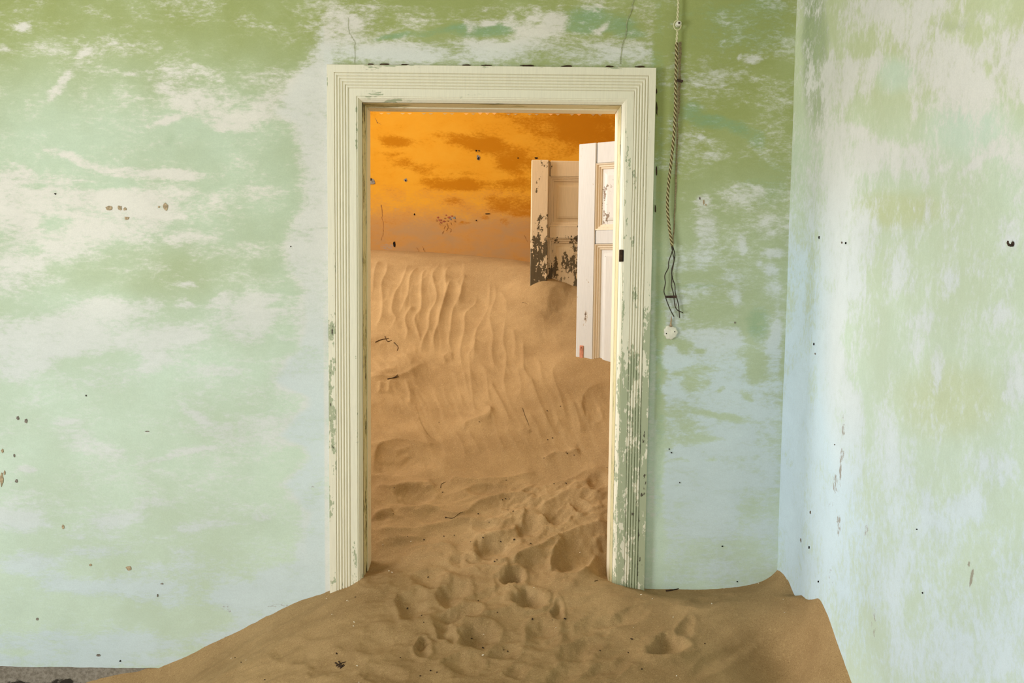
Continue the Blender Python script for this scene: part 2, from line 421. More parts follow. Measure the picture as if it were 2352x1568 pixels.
TOP_STROKES = [   # above the door
    (800, 65, 36, 26, .75), (760, 75, 40, 24, .7), (850, 36, 12, 9, .7), (800, 110, 120, 24, .7), (1130, 120, 420, 24, .72), (1130, 100, 120, 10, .85), (1420, 110, 110, 18, .65),
    (1078, 60, 14, 16, .95), (1122, 58, 22, 13, 1), (1168, 50, 14, 12, .8), (1172, 38, 10, 12, .6), (1225, 42, 16, 8, .95), (1205, 70, 30, 14, .75), (1265, 62, 40, 16, 1, -25), (1278, 50, 22, 20, 1), (1310, 80, 40, 6, .85), (1375, 70, 26, 8, .95, -40), (915, 88, 18, 6, .85, -20),
    (1000, 25, 120, 16, .35), (900, 85, 50, 10, .1, -12), (1010, 75, 60, 10, .15, -12), (1140, 72, 40, 10, .2), (1340, 85, 60, 8, .3), (1160, 92, 25, 6, .3),
    (870, 20, 80, 16, .4), (1500, 40, 30, 30, .4),
]
STRIP_STROKES = [  # right of the door
    (1729, 136, 22, 9, .95), (1698, 132, 7, 6, .8), (1617, 140, 14, 14, .5), (1620, 180, 60, 20, .4), (1612, 312, 8, 7, .6), (1640, 355, 20, 12, .5), (1620, 530, 26, 60, .72), (1617, 462, 18, 18, .85), (1605, 600, 20, 30, .6), (1680, 455, 50, 28, .5), (1735, 440, 20, 14, .55),
    (1777, 580, 26, 11, .98), (1774, 622, 17, 16, .95), (1705, 560, 10, 18, .7), (1745, 605, 8, 12, .7), (1680, 640, 30, 18, .62), (1600, 660, 40, 14, .5), (1560, 600, 30, 40, .5), (1555, 690, 40, 20, .55), (1690, 690, 10, 30, .7), (1775, 690, 20, 40, .7), (1775, 520, 30, 30, .6), (1820, 620, 14, 200, .5),
    (1640, 1030, 175, 280, .9), (1550, 800, 36, 70, .85), (1640, 800, 60, 45, .85), (1675, 775, 30, 22, .85), (1782, 790, 24, 60, .88), (1560, 740, 40, 20, .6), (1730, 760, 26, 80, .05), (1745, 715, 36, 40, .1), (1738, 830, 16, 40, .12), (1640, 715, 70, 22, .12), (1610, 740, 50, 12, .3),
    (1534, 783, 24, 8, .15), (1572, 797, 20, 16, .12), (1613, 807, 12, 6, .2), (1560, 857, 26, 9, .2, -15), (1610, 850, 34, 10, .25, -10), (1588, 884, 22, 22, .08), (1620, 880, 10, 12, .2), (1658, 894, 12, 6, .15, -25), (1711, 908, 16, 7, .15, 35), (1660, 955, 62, 8, .1, 10), (1600, 945, 30, 8, .3),
    (1570, 985, 40, 22, .12), (1580, 1008, 56, 14, .1), (1533, 1018, 20, 12, .15), (1555, 950, 30, 24, .35), (1632, 1010, 30, 5, .25), (1628, 1057, 16, 4, .2), (1565, 1055, 22, 6, .35),
    (1722, 1190, 24, 50, .42), (1716, 1260, 38, 56, .36), (1690, 1310, 50, 20, .42), (1580, 1290, 60, 40, .42), (1560, 1222, 22, 8, .4), (1530, 1330, 40, 14, .5),
    (1806, 1050, 9, 300, .25), (1800, 780, 8, 90, .2), (1795, 1180, 10, 60, .4), (1513, 950, 12, 460, .05), (1512, 1250, 10, 140, .1),  # narrow bands along the casing: green paint plus its painted cast shadow
]
RIGHT_STROKES = [
    (2002, 22, 62, 30, .95), (1960, 40, 30, 24, .6), (1940, 180, 52, 46, .9), (1920, 200, 40, 40, .85), (2002, 143, 26, 30, .85), (2073, 67, 16, 44, .9), (2100, 90, 40, 60, .6), (2216, 175, 100, 88, .95), (2140, 120, 44, 60, .85), (2130, 60, 30, 50, .75), (2332, 134, 44, 60, .9), (2280, 110, 40, 40, .8), (2337, 215, 16, 30, .8), (2136, 13, 44, 20, .85), (2260, 40, 40, 20, .6), (2200, 60, 40, 24, .3), (2230, 80, 40, 20, .25),
    (1980, 116, 26, 24, .1), (2270, 160, 8, 22, .4), (1948, 303, 44, 16, .95), (2046, 370, 95, 40, .9), (1995, 350, 50, 30, .9), (2127, 400, 9, 34, .85), (2133, 482, 11, 30, .85), (2120, 230, 26, 10, .6, -40), (2110, 255, 14, 12, .6),
    (2247, 372, 44, 9, .85, -35), (2285, 335, 24, 14, .8, -40), (2332, 366, 34, 75, .8), (2314, 527, 24, 36, .75), (2340, 450, 20, 40, .5), (2002, 550, 64, 50, .75), (2069, 638, 40, 34, .65), (2080, 560, 40, 30, .4), (1980, 440, 40, 30, .5),
    (1912, 520, 26, 230, .98), (1925, 400, 30, 110, .95), (1945, 600, 40, 120, .92), (1918, 820, 40, 120, .9), (1915, 1100, 62, 330, .97), (1925, 930, 48, 60, 1), (1950, 960, 30, 30, .95), (1868, 1000, 30, 420, .85), (1878, 420, 14, 160, .6), (1862, 300, 8, 120, .5), (1818, 1010, 60, 490, .95), (1850, 620, 20, 90, .75),
    (2002, 834, 40, 70, .15), (1962, 780, 26, 40, .45), (2180, 923, 130, 90, .12), (2118, 740, 36, 28, .8), (2154, 847, 14, 56, .75), (2100, 790, 20, 30, .6), (2332, 880, 30, 60, .75), (2290, 720, 24, 24, .7), (2055, 1080, 46, 70, .75), (2030, 1010, 30, 60, .55), (2279, 1080, 46, 44, .85), (2225, 1169, 56, 40, .9), (2158, 1213, 34, 34, .9), (2125, 1160, 16, 40, .8), (2100, 1190, 20, 50, .3), (2200, 1100, 60, 30, .25),
    (2260, 1250, 100, 60, .35), (2050, 1320, 100, 120, .7), (2020, 1200, 60, 60, .62), (2180, 1380, 60, 50, .55), (2310, 1400, 80, 100, .7), (2200, 1500, 160, 70, .75), (2100, 1420, 40, 60, .5), (2290, 980, 40, 30, .4), (2220, 620, 100, 40, .35), (2190, 640, 16, 30, .7), (2320, 640, 20, 60, .6),
]

def attrs_back(P):
    u, v = project(P.reshape(-1, 3))
    wu = u + 12 * fbm(u / 60, v / 40, 3, 5); wv = v + 8 * fbm(u / 60, v / 40, 3, 9)
    F = np.full(u.shape, 0.18)
    e = np.interp(wv, [p[0] for p in LEFT_EDGE], [p[1] for p in LEFT_EDGE])
    border = sstep(-30, 24, wu - e) * (u < 790)
    left = paint(wu, wv, 0.20 + 0.06 * fbm(u / 140, v / 60, 3, 2), LEFT_STROKES)
    left = left * (1 - border) + 0.92 * border
    top = paint(wu, wv, 0.32, TOP_STROKES)
    strip = paint(wu, wv, 0.16, STRIP_STROKES)
    wt = sstep(745, 775, u); ws = sstep(1495, 1512, u)
    top = np.where(v < 12, top * 0.5, top)
    pale = left * (1 - wt) + top * wt
    pale = pale * (1 - ws) + strip * ws
    # paint yellower near the ceiling, darkened as painted-in light falloff, bluer towards the floor
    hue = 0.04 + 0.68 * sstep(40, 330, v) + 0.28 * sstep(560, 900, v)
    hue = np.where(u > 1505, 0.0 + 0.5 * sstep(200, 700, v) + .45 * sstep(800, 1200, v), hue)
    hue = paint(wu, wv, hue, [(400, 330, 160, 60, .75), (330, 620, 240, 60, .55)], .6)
    blue = 0.05 + 0.45 * sstep(450, 900, v) + 0.5 * sstep(1050, 1400, v)
    blue = np.maximum(blue, border * (0.25 + 0.65 * sstep(500, 1000, v)))
    blue = np.where((u > 745) & (u < 1505), 0.35 * sstep(70, 130, v), blue)
    blue = np.where(u >= 1505, 0.3 + 0.4 * sstep(450, 650, v) + 0.4 * sstep(720, 900, v), blue)
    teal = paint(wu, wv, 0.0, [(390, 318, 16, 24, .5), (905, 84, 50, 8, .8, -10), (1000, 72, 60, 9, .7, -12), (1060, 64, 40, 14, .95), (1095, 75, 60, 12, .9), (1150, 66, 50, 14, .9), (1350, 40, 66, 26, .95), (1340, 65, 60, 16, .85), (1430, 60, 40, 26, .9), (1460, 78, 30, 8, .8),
        (1640, 26, 70, 12, .8, -8), (1720, 18, 76, 26, .85), (1600, 85, 18, 8, .7), (1590, 250, 30, 20, .7), (1630, 278, 66, 16, .85, 8), (1690, 295, 50, 18, .8, 20), (1740, 320, 20, 24, .6), (1600, 657, 70, 6, .7), (1740, 740, 30, 40, .65), (1545, 400, 18, 300, .35), (1514, 600, 10, 700, .5), (1760, 420, 70, 60, .45), (1700, 60, 160, 80, .45), (1500, 140, 12, 30, .6)])  # tall thin stroke beside the right casing also paints its shadow
    stain = paint(wu * .3 + u * .7, wv * .3 + v * .7, 0.0, [(1560, 130, 5, 40, .62), (1558, 220, 4, 60, .66), (1555, 330, 3, 70, .62), (1551, 470, 2.6, 80, .6), (1545, 620, 2.4, 90, .52), (1558, 110, 7, 16, .6), (1552, 700, 4, 10, .6),
        (512, 1392, 10, 12, .42), (526, 1400, 5, 16, .45), (640, 1390, 40, 7, .4), (515, 1462, 16, 5, .42), (718, 1120, 8, 7, .42), (300, 1395, 6, 10, .35), (1536, 725, 6, 6, .5)], .5)
    return dict(pale=pale, hue=hue, blue=np.clip(blue, 0, 1), teal=teal, stain=stain)
def attrs_right(P):
    u, v = project(P.reshape(-1, 3))
    wu = u + 8 * fbm(u / 40, v / 60, 3, 25); wv = v + 14 * fbm(u / 40, v / 60, 3, 29)
    pale = paint(wu, wv, 0.26 + 0.12 * fbm(u / 90, v / 130, 3, 3), RIGHT_STROKES)
    hue = 0.15 + 0.55 * sstep(120, 420, v) + 0.3 * sstep(600, 1000, v)
    hue = paint(wu, wv, hue, [(2220, 300, 90, 70, .95), (2060, 170, 50, 40, .8), (2160, 420, 60, 60, .7), (2180, 920, 120, 80, .45), (2060, 480, 100, 40, .25)], .6)
    blue = 0.1 + 0.4 * sstep(250, 650, v) + 0.35 * sstep(800, 1250, v)
    blue = blue + 0.7 * sstep(1930, 1840, u) * sstep(350, 750, v) + 0.3 * sstep(2050, 1900, u) * sstep(850, 1250, v)
    teal = paint(wu, wv, 0.0, [(1866, 90, 24, 200, 1), (1884, 160, 22, 160, .8), (1842, 600, 9, 110, .4), (1838, 960, 10, 60, .5), (2180, 60, 60, 20, .5), (1885, 470, 6, 60, .4)])
    stain = paint(u, v, 0.0, [(1937, 988, 5, 20, .6), (1935, 1044, 5, 18, .6), (1930, 1084, 3.4, 36, .62), (1919, 1112, 8, 26, .46), (1908, 1160, 14, 10, .40), (1926, 1205, 6, 30, .46), (1936, 960, 3, 20, .4), (2232, 1325, 4.5, 22, .75, 8), (2225, 1294, 3.4, 9, .75), (1990, 1225, 8, 24, .38), (1905, 1330, 8, 40, .32), (2005, 1430, 10, 60, .33)], .5)
    return dict(pale=pale, hue=hue, blue=np.clip(blue, 0, 1), teal=teal, stain=stain)
def attrs_far(P):
    u, v = project(P.reshape(-1, 3))
    wu = u + 10 * fbm(u / 40, v / 30, 3, 45); wv = v + 7 * fbm(u / 40, v / 30, 3, 49)
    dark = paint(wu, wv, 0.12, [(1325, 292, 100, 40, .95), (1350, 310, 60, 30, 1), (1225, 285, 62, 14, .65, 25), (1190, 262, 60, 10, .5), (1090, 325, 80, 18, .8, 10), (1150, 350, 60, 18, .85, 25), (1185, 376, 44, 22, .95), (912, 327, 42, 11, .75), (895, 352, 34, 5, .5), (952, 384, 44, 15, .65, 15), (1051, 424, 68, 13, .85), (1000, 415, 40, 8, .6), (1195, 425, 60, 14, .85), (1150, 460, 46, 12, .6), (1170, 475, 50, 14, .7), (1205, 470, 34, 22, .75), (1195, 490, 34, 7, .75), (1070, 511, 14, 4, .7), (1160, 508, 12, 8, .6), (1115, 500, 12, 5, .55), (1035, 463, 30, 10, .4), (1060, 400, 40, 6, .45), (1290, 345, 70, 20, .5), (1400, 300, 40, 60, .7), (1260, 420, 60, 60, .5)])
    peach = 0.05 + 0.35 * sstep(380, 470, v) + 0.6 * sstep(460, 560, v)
    stain = paint(u, v, 0.0, [(890, 566, 22, 10, .48), (1040, 500, 14, 10, .42), (912, 480, 9, 7, .42), (1113, 532, 8, 4, .35), (870, 255, 8, 6, .4)], .5)
    return dict(dark=dark, peach=peach, stain=stain)

# ------------------------------------------------------------------ green room: wall with the doorway
def axis(*segs):
    out = []
    for a, b, st in segs:
        n = max(1, int(round(abs(b - a) / st)))
        out += list(np.linspace(a, b, n, endpoint=False))
    out.append(segs[-1][1])
    return np.array(out)
hx0, hx1, hz = xl - 0.03, xr + 0.03, zt + 0.03
xs = axis((XL, -2.15, .1), (-2.15, hx0, .0075), (hx0, hx1, .0075), (hx1, XR + 0.04, .0075))
zs = axis((0.0, ZSK, .05), (ZSK, hz, .0075), (hz, 2.75, .0075), (2.75, CEIL, .1))
GX, GZ = np.meshgrid(xs, zs)
GY = YW + 0.0025 * fbm(GX * 2, GZ * 2, 3, 77)
# the plaster stops raggedly above the bare concrete plinth
P = np.stack([GX, GY, GZ], -1)
edge = ZSK + 0.006 * fbm(xs * 9, xs * 0 + 3, 4, 8)
k0 = int(np.argmin(np.abs(zs - ZSK)))
P[k0, :, 2] = edge
cx = 0.5 * (xs[1:] + xs[:-1]); cz = 0.5 * (zs[1:] + zs[:-1])
CX, CZ = np.meshgrid(cx, cz)
keep = ~((CX > hx0) & (CX < hx1) & (CZ < hz)) & (CZ > zs[k0])
wall_back = grid_obj('wall_back', P, keep, MAT_BACK)
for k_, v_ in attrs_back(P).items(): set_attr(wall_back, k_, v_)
tag(wall_back, 'green and white flaking limewashed wall around the doorway', kind='structure')
lip = [(xs[i], YW + d, edge[i]) for d in (0.0, 0.018) for i in range(len(xs))]
nx_ = len(xs)
mesh_obj('plaster_edge', lip, [(i, i + 1, nx_ + i + 1, nx_ + i) for i in range(nx_ - 1)], MAT_BARE, wall_back)
core = MB()
core.box((XL, YW + .015, 0), (hx0, YB, CEIL)); core.box((hx1, YW + .015, 0), (XR + .15, YB, CEIL)); core.box((hx0, YW + .015, hz), (hx1, YB, CEIL))
core.build('masonry_core', MAT_OCHRE_PLAIN, wall_back)
# ---- bare concrete plinth on the left
def plinth_material():
    m = Mat('bare_concrete_plinth', 0.95, 0.1)
    n = m.noise(m.vec((1, 1, 1.5)), 10, 7, 0.65); n2 = m.noise(m.vec((1, 1, 0.1)), 26, 3, 0.6); n3 = m.noise(m.vec(), 90, 4, 0.6)
    x, y, z = m.sep()
    c = m.mix(m.ss(n3, 0.3, 0.7), lin(126, 116, 102), lin(156, 146, 132))
    f = m.math('ADD', n, m.ss(z, ZSK - 0.03, ZSK - .09, (-0.1, 0.25)))
    c = m.mix(m.ss(f, 0.56, 0.64), c, lin(58, 52, 44))
    c = m.mix(m.ss(n2, 0.70, 0.74), c, lin(206, 202, 190))
    m.bump(m.math('ADD', n3, n), 0.5, 0.006)
    return m.color(c)
pb = MB(); 
pxs = np.linspace(XL, -0.75, 120)
pv = []; pf = []
for i, X in enumerate(pxs):
    for Z in np.linspace(0, ZSK + .01, 10):
        pv.append((X, YW + .006 + .004 * float(gnoise(np.array(X * 12.), np.array(Z * 16.), 4)), Z))
for i in range(len(pxs) - 1):
    for j in range(9):
        a = i * 10 + j; pf.append((a, a + 10, a + 11, a + 1))
tag(mesh_obj('baseboard_back', pv, pf, plinth_material(), smooth=True), 'bare grey concrete plinth strip below the green wall', kind='structure')

# ------------------------------------------------------------------ green room: right wall
ys = axis((-2.5, 1.3, .2), (1.3, YW + .01, .0075))
zs2 = axis((0, .12, .06), (.12, 2.85, .0085), (2.85, CEIL, .1))
GYr, GZr = np.meshgrid(ys, zs2)
d_ = np.clip((YW - GYr) / 0.2, 0, 1)
GXr = XR - 0.026 * (1 - d_) ** 2 + 0.003 * fbm(GYr * 2, GZr * 1.5, 3, 71)
Pr = np.stack([GXr, GYr, GZr], -1)
wall_right = grid_obj('wall_right', Pr[:, ::-1], np.ones((len(zs2) - 1, len(ys) - 1), bool), MAT_RIGHT)
for k_, v_ in attrs_right(Pr[:, ::-1]).items(): set_attr(wall_right, k_, v_)
tag(wall_right, 'pale green limewashed side wall at the right', kind='structure')
MB().box((XR + .02, -2.5, 0), (XR + .15, YW + .01, CEIL)).build('masonry_core', MAT_PLAIN, wall_right)

# ------------------------------------------------------------------ rest of the shell (outside the frame)
def holed_wall_x(name, x0, x1, ya, yb, wy0, wy1, wz0, wz1, mat):
    m = MB()
    m.box((x0, ya, 0), (x1, wy0, CEIL)); m.box((x0, wy1, 0), (x1, yb, CEIL))
    if wz0 > 0: m.box((x0, wy0, 0), (x1, wy1, wz0))
    m.box((x0, wy0, wz1), (x1, wy1, CEIL))
    return m.build(name, mat, kind='structure')
holed_wall_x('wall_left', XL - .15, XL, -2.65, YB, -0.2, 1.3, 0.65, 2.35, MAT_PLAIN)
m_ = MB(); m_.box((XL - .15, -2.65, 0), (-2.35, -2.5, CEIL)); m_.box((-.85, -2.65, 0), (XR + .15, -2.5, CEIL)); m_.box((-2.35, -2.65, 0), (-.85, -2.5, .95)); m_.box((-2.35, -2.65, 2.65), (-.85, -2.5, CEIL))
m_.build('wall_front', MAT_PLAIN, kind='structure')
MB().box((XL - .15, -2.65, -.12), (XR + 1.2, YF + .15, 0)).build('floor', MAT_CONCRETE, kind='structure')
MB().box((XL - .15, -2.65, CEIL), (XR + 1.2, YF + .15, CEIL + .12)).build('ceiling', MAT_CEIL, kind='structure')
holed_wall_x('wall_far_left', XL2 - .15, XL2, YB, YF + .15, 3.9, 5.1, 2.1, 3.3, MAT_OCHRE_PLAIN)
holed_wall_x('wall_far_right', XN, XN + .14, YB, YF + .15, 4.10, 5.18, 0, 2.28, MAT_OCHRE_PLAIN)
MB().box((XR + 1.05, YB - .2, 0), (XR + 1.2, YF + .15, CEIL)).build('wall_light_block', MAT_PLAIN, kind='structure')  # added out of view, blocks sky light leaking through the side doorway

# ------------------------------------------------------------------ yellow room: ochre wall
xs3 = axis((XL2, -1.2, .1), (-1.2, XN, .009)); zs3 = axis((0, 1.3, .1), (1.3, CEIL, .009))
GX3, GZ3 = np.meshgrid(xs3, zs3)
P3 = np.stack([GX3, YF + .004 * fbm(GX3 * 2, GZ3 * 2, 3, 15), GZ3], -1)
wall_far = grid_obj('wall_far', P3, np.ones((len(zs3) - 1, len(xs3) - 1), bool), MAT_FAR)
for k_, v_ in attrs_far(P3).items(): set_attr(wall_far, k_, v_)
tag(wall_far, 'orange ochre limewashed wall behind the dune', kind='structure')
MB().box((XL2 - .15, YF + .012, 0), (XR + 1.2, YF + .15, CEIL)).build('masonry_core', MAT_OCHRE_PLAIN, wall_far)

# marks on the walls: hairline cracks, nail holes, chips where the plaster shows
def jag(cx, cy, rx, ry, n=11, seed=0, ang=0):
    r_ = random.Random(seed); out = []
    for k in range(n):
        a = 2 * math.pi * k / n; q = r_.uniform(.65, 1.2)
        x, y = rx * q * math.cos(a), ry * q * math.sin(a)
        out.append((cx + x * math.cos(ang) - y * math.sin(ang), cy + x * math.sin(ang) + y * math.cos(ang)))
    return out
def mark(name, pts, place, nrm, mat, parent, depth=0.0022):
    """thin flake of bare plaster / hole with a rim, lying on the wall face"""
    P0 = [place(*p) for p in pts]; n = len(P0); nrm = np.array(nrm)
    top = [p + nrm * depth for p in P0]; bot = [p - nrm * .004 for p in P0]
    f = [tuple(range(n))] + [(k, n + k, n + (k + 1) % n, (k + 1) % n) for k in range(n)]
    return mesh_obj(name, top + bot, f, mat, parent)
onB = lambda x, y: atY(x, y, YW)
onR = lambda x, y: atX(x, y, XR)
onF = lambda x, y: atY(x, y, YF)
def crack(pts, place, nrm, wpx, mat, parent, seed=1, amp=2.0):
    r_ = random.Random(seed)
    c = [p + np.array([r_.uniform(-amp, amp), 0]) for p in spline(pts, 6)]
    L = [(p[0] - wpx * r_.uniform(.3, .7), p[1]) for p in c]; R_ = [(p[0] + wpx * r_.uniform(.3, .7), p[1]) for p in c]
    nrm = np.array(nrm); n = len(c)
    V = [place(*p) + nrm * .0024 for p in L + R_]
    return mesh_obj('crack', V, [(i, i + 1, n + i + 1, n + i) for i in range(n - 1)], mat, parent)
NB = (0, -1, 0); NR = (-1, 0, 0)
crack([(800, 40), (801, 70), (808, 85), (815, 100), (815, 145)], onB, NB, 0.9, MAT_CRACK, wall_back, 1, 1)
crack([(1455, 0), (1450, 25), (1440, 50), (1436, 85), (1428, 110), (1425, 148)], onB, NB, 1.5, MAT_CRACK, wall_back, 2, 1.2)
for i, (x, y, rx, ry, mt) in enumerate([(250, 478, 7, 6, MAT_BARE), (275, 477, 4.5, 6, MAT_BARE), (287, 480, 3, 4, MAT_BARE), (291, 501, 6, 4, MAT_BARE), (381, 476, 6, 10, MAT_BARE), (365, 475, 2, 2, MAT_BARE),
        (41, 960, 3, 5, MAT_BARE_GREY), (60, 966, 4, 6, MAT_BARE_GREY), (6, 1035, 3, 5, MAT_BARE), (4, 1100, 5, 16, MAT_BARE), (11, 1085, 2, 6, MAT_BARE), (38, 1104, 3.5, 4, MAT_BARE_GREY), (33, 1046, 2, 4, MAT_BARE_GREY), (145, 1209, 3.5, 5, MAT_BARE), (296, 1304, 7, 5, MAT_BARE), (208, 1297, 3, 2.4, MAT_BARE),
        (226, 1504, 5, 3, MAT_BARE_GREY), (276, 1517, 2, 3, MAT_BLACK), (86, 1421, 3, 4, MAT_BARE_GREY), (338, 990, 5, 1.6, MAT_BARE_GREY), (127, 445, 2.4, 2.2, MAT_BLACK), (198, 908, 1.6, 3, MAT_BLACK), (668, 566, 2, 2, MAT_BLACK),
        (1607, 455, 1.7, 4, MAT_BARE_GREY), (1616, 464, 1.8, 6, MAT_BARE), (1621, 470, 1.6, 2.4, MAT_BARE), (1659, 1254, 2.4, 2.4, MAT_BLACK), (1693, 1335, 2, 2.2, MAT_BLACK), (1537, 1031, 2, 2, MAT_BLACK), (1542, 1039, 2, 2.2, MAT_BLACK), (1688, 741, 2, 2.4, MAT_BARE_GREY), (1561, 1108, 1.6, 2, MAT_BLACK), (362, 1367, 1.6, 3, MAT_BARE_GREY), (372, 1340, 3, 1.6, MAT_BARE_GREY)]):
    mark('plaster_chip' if mt is not MAT_BLACK else 'nail_hole', jag(x, y, rx * (.75 if mt is MAT_BLACK else 1), ry * (.75 if mt is MAT_BLACK else 1), 11, i), onB, NB, mt, wall_back)
for i, (x, y, rx, ry) in enumerate([(1882, 545, 1.4, 5), (1934, 557, 1.4, 3), (1943, 558, 1.2, 3), (1831, 1026, 1.4, 6), (1870, 790, 1.4, 4), (1862, 1176, 1.6, 5), (2107, 1215, 1.6, 2.4), (1918, 1021, 1.2, 2), (1880, 1335, 1.4, 3), (1840, 1240, 1.2, 6), (1859, 1257, 1.4, 4), (1873, 812, 1.2, 3), (2120, 1361, 1.4, 2.4)]):
    mark('nail_hole', jag(x, y, rx * .8, ry * .8, 9, 50 + i), onR, NR, MAT_BARE_GREY if i % 2 else MAT_BLACK, wall_right)
for i, (x, y, rx, ry, mt) in enumerate([(1099, 362, 5, 6, MAT_BARE_GREY), (1099, 364, 2.2, 3.4, MAT_BLACK), (1094, 346, 1.6, 1.8, MAT_BLACK), (1100, 346, 1.6, 1.8, MAT_BLACK), (932, 414, 4.4, 4, MAT_BARE_GREY), (932, 414, 1.8, 2, MAT_BLACK), (855, 417, 7, 8, MAT_BARE_GREY), (852, 412, 2.2, 3, MAT_BLACK),
        (952, 492, 1.6, 3, MAT_BLACK), (1120, 491, 7, 1.2, MAT_BLACK), (906, 560, 3, 7, MAT_BLACK), (1006, 499, 3, 2, MAT_RED), (1011, 505, 5, 2.4, MAT_RED), (1019, 508, 4, 1.8, MAT_RED), (1013, 511, 2.4, 2, MAT_RED), (1031, 499, 4, 2.2, MAT_RED), (1038, 496, 3, 1.8, MAT_RED), (1035, 503, 3, 1.6, MAT_BARE_GREY), (1043, 500, 4, 3, MAT_BARE_GREY), (1025, 494, 2, 1.6, MAT_RED), (1003, 506, 2, 3, MAT_CRACK_F), (1028, 507, 3, 1.6, MAT_CRACK_F), (1022, 501, 2.4, 1.4, MAT_CRACK_F), (1045, 508, 2, 2.4, MAT_CRACK_F), (1232, 363, 4, 2.5, MAT_BLACK), (1190, 363, 1.4, 1.4, MAT_BLACK), (1094, 506, 1.4, 1.4, MAT_BLACK)]):
    mark('plaster_chip' if mt is not MAT_BLACK else 'nail_hole', jag(x, y, rx, ry, 11, 90 + i), onF, NB, mt, wall_far, .003 if mt is not MAT_BLACK else .0045)
crack([(875, 470), (878, 500), (881, 530), (876, 552)], onF, NB, 1.4, MAT_CRACK_F, wall_far, 5, 1.5)
for k, q in enumerate([[(1008, 512), (1011, 517)], [(1015, 516), (1022, 519), (1020, 526)], [(1026, 513), (1029, 520), (1025, 530)], [(1034, 510), (1038, 517)], [(1029, 523), (1036, 526), (1034, 533)], [(1018, 530), (1016, 537)], [(957, 568), (962, 575), (960, 582)], [(970, 566), (976, 578)], [(1205, 540), (1212, 556)], [(862, 272), (868, 284)], [(866, 280), (876, 286)]]):
    crack(q, onF, NB, 1.3, MAT_CRACK_F, wall_far, 20 + k, 1.2)
MAT_TRACK = simple('dirty_cable_track', (158, 142, 108), 0.95, 0.2, 160)
tr_ = crack([(1562, 96), (1561, 130), (1560, 190), (1558, 240), (1556, 262)], onB, NB, 6.5, MAT_TRACK, wall_back, 41, .6); tr_.name = 'cable_track'
tr_ = crack([(1556, 262), (1555, 330), (1553, 400), (1550, 480), (1545, 560)], onB, NB, 3.4, MAT_TRACK, wall_back, 42, .6); tr_.name = 'cable_track'
for i, (x, y, rx, ry) in enumerate([(852, 147.5, 9, 1.5), (884, 148, 12, 1.8), (930, 148.5, 8, 1.2), (1072, 150, 10, 1.8), (1118, 150.5, 14, 1.5), (1212, 151, 16, 2), (1304, 152, 14, 1.8), (1400, 153, 10, 1.8), (1470, 153.5, 12, 1.8), (1508.5, 250, 1.6, 14), (1507.5, 392, 1.8, 12), (1508, 210, 1.2, 6), (1505, 480, 1.2, 8)]):
    mark('open_joint', jag(x, y, rx, ry, 11, 200 + i), onB, NB, MAT_DARKWOOD, wall_back, .004)
# remains of the stencilled zigzag border
for k in range(34):
    x = 872 + 12.0 * k + 1170 * 0; xx = 860 + 16.2 * k
    strong = 1100 < xx < 1136
    if not strong and (k * 7) % 3 == 0: continue
    y0 = 257 + (xx - 850) * .006 + (0 if strong else 2)
    h_ = 5.0 if strong else 3.6
    mark('stencil_triangle', [(xx - 5.5, y0), (xx, y0 + h_), (xx + 5.5, y0)], onF, NB, MAT_STENCIL if (strong or k % 4 == 1) else MAT_OCHRE_PLAIN, wall_far, .002)

# ------------------------------------------------------------------ door frame
door = empty('door_1', (0, YW, 0)); tag(door, 'reeded cream door frame with flaking paint around the opening', kind='structure')
def profile():
    pr = [(0, -.002), (0, .022), (.0015, .026), (.0285, .026)]
    g0, g1, nre = .030, .086, 5
    wr = (g1 - g0) / nre
    for r in range(nre):
        a = g0 + r * wr
        pr += [(a, .0215)]
        for q in (.18, .34, .5, .66, .82):
            pr.append((a + wr * q, .0215 + .0055 * math.sin(math.pi * (q * .9 + .05)) ** .7))
    pr += [(g1, .0215), (g1 + .0015, .0255), (.1150, .0255), (.1165, .0225), (.121, .0225), (.1225, .0195), (.1255, .018), (CW, .006), (CW, -.002)]
    return pr
PRF = profile()
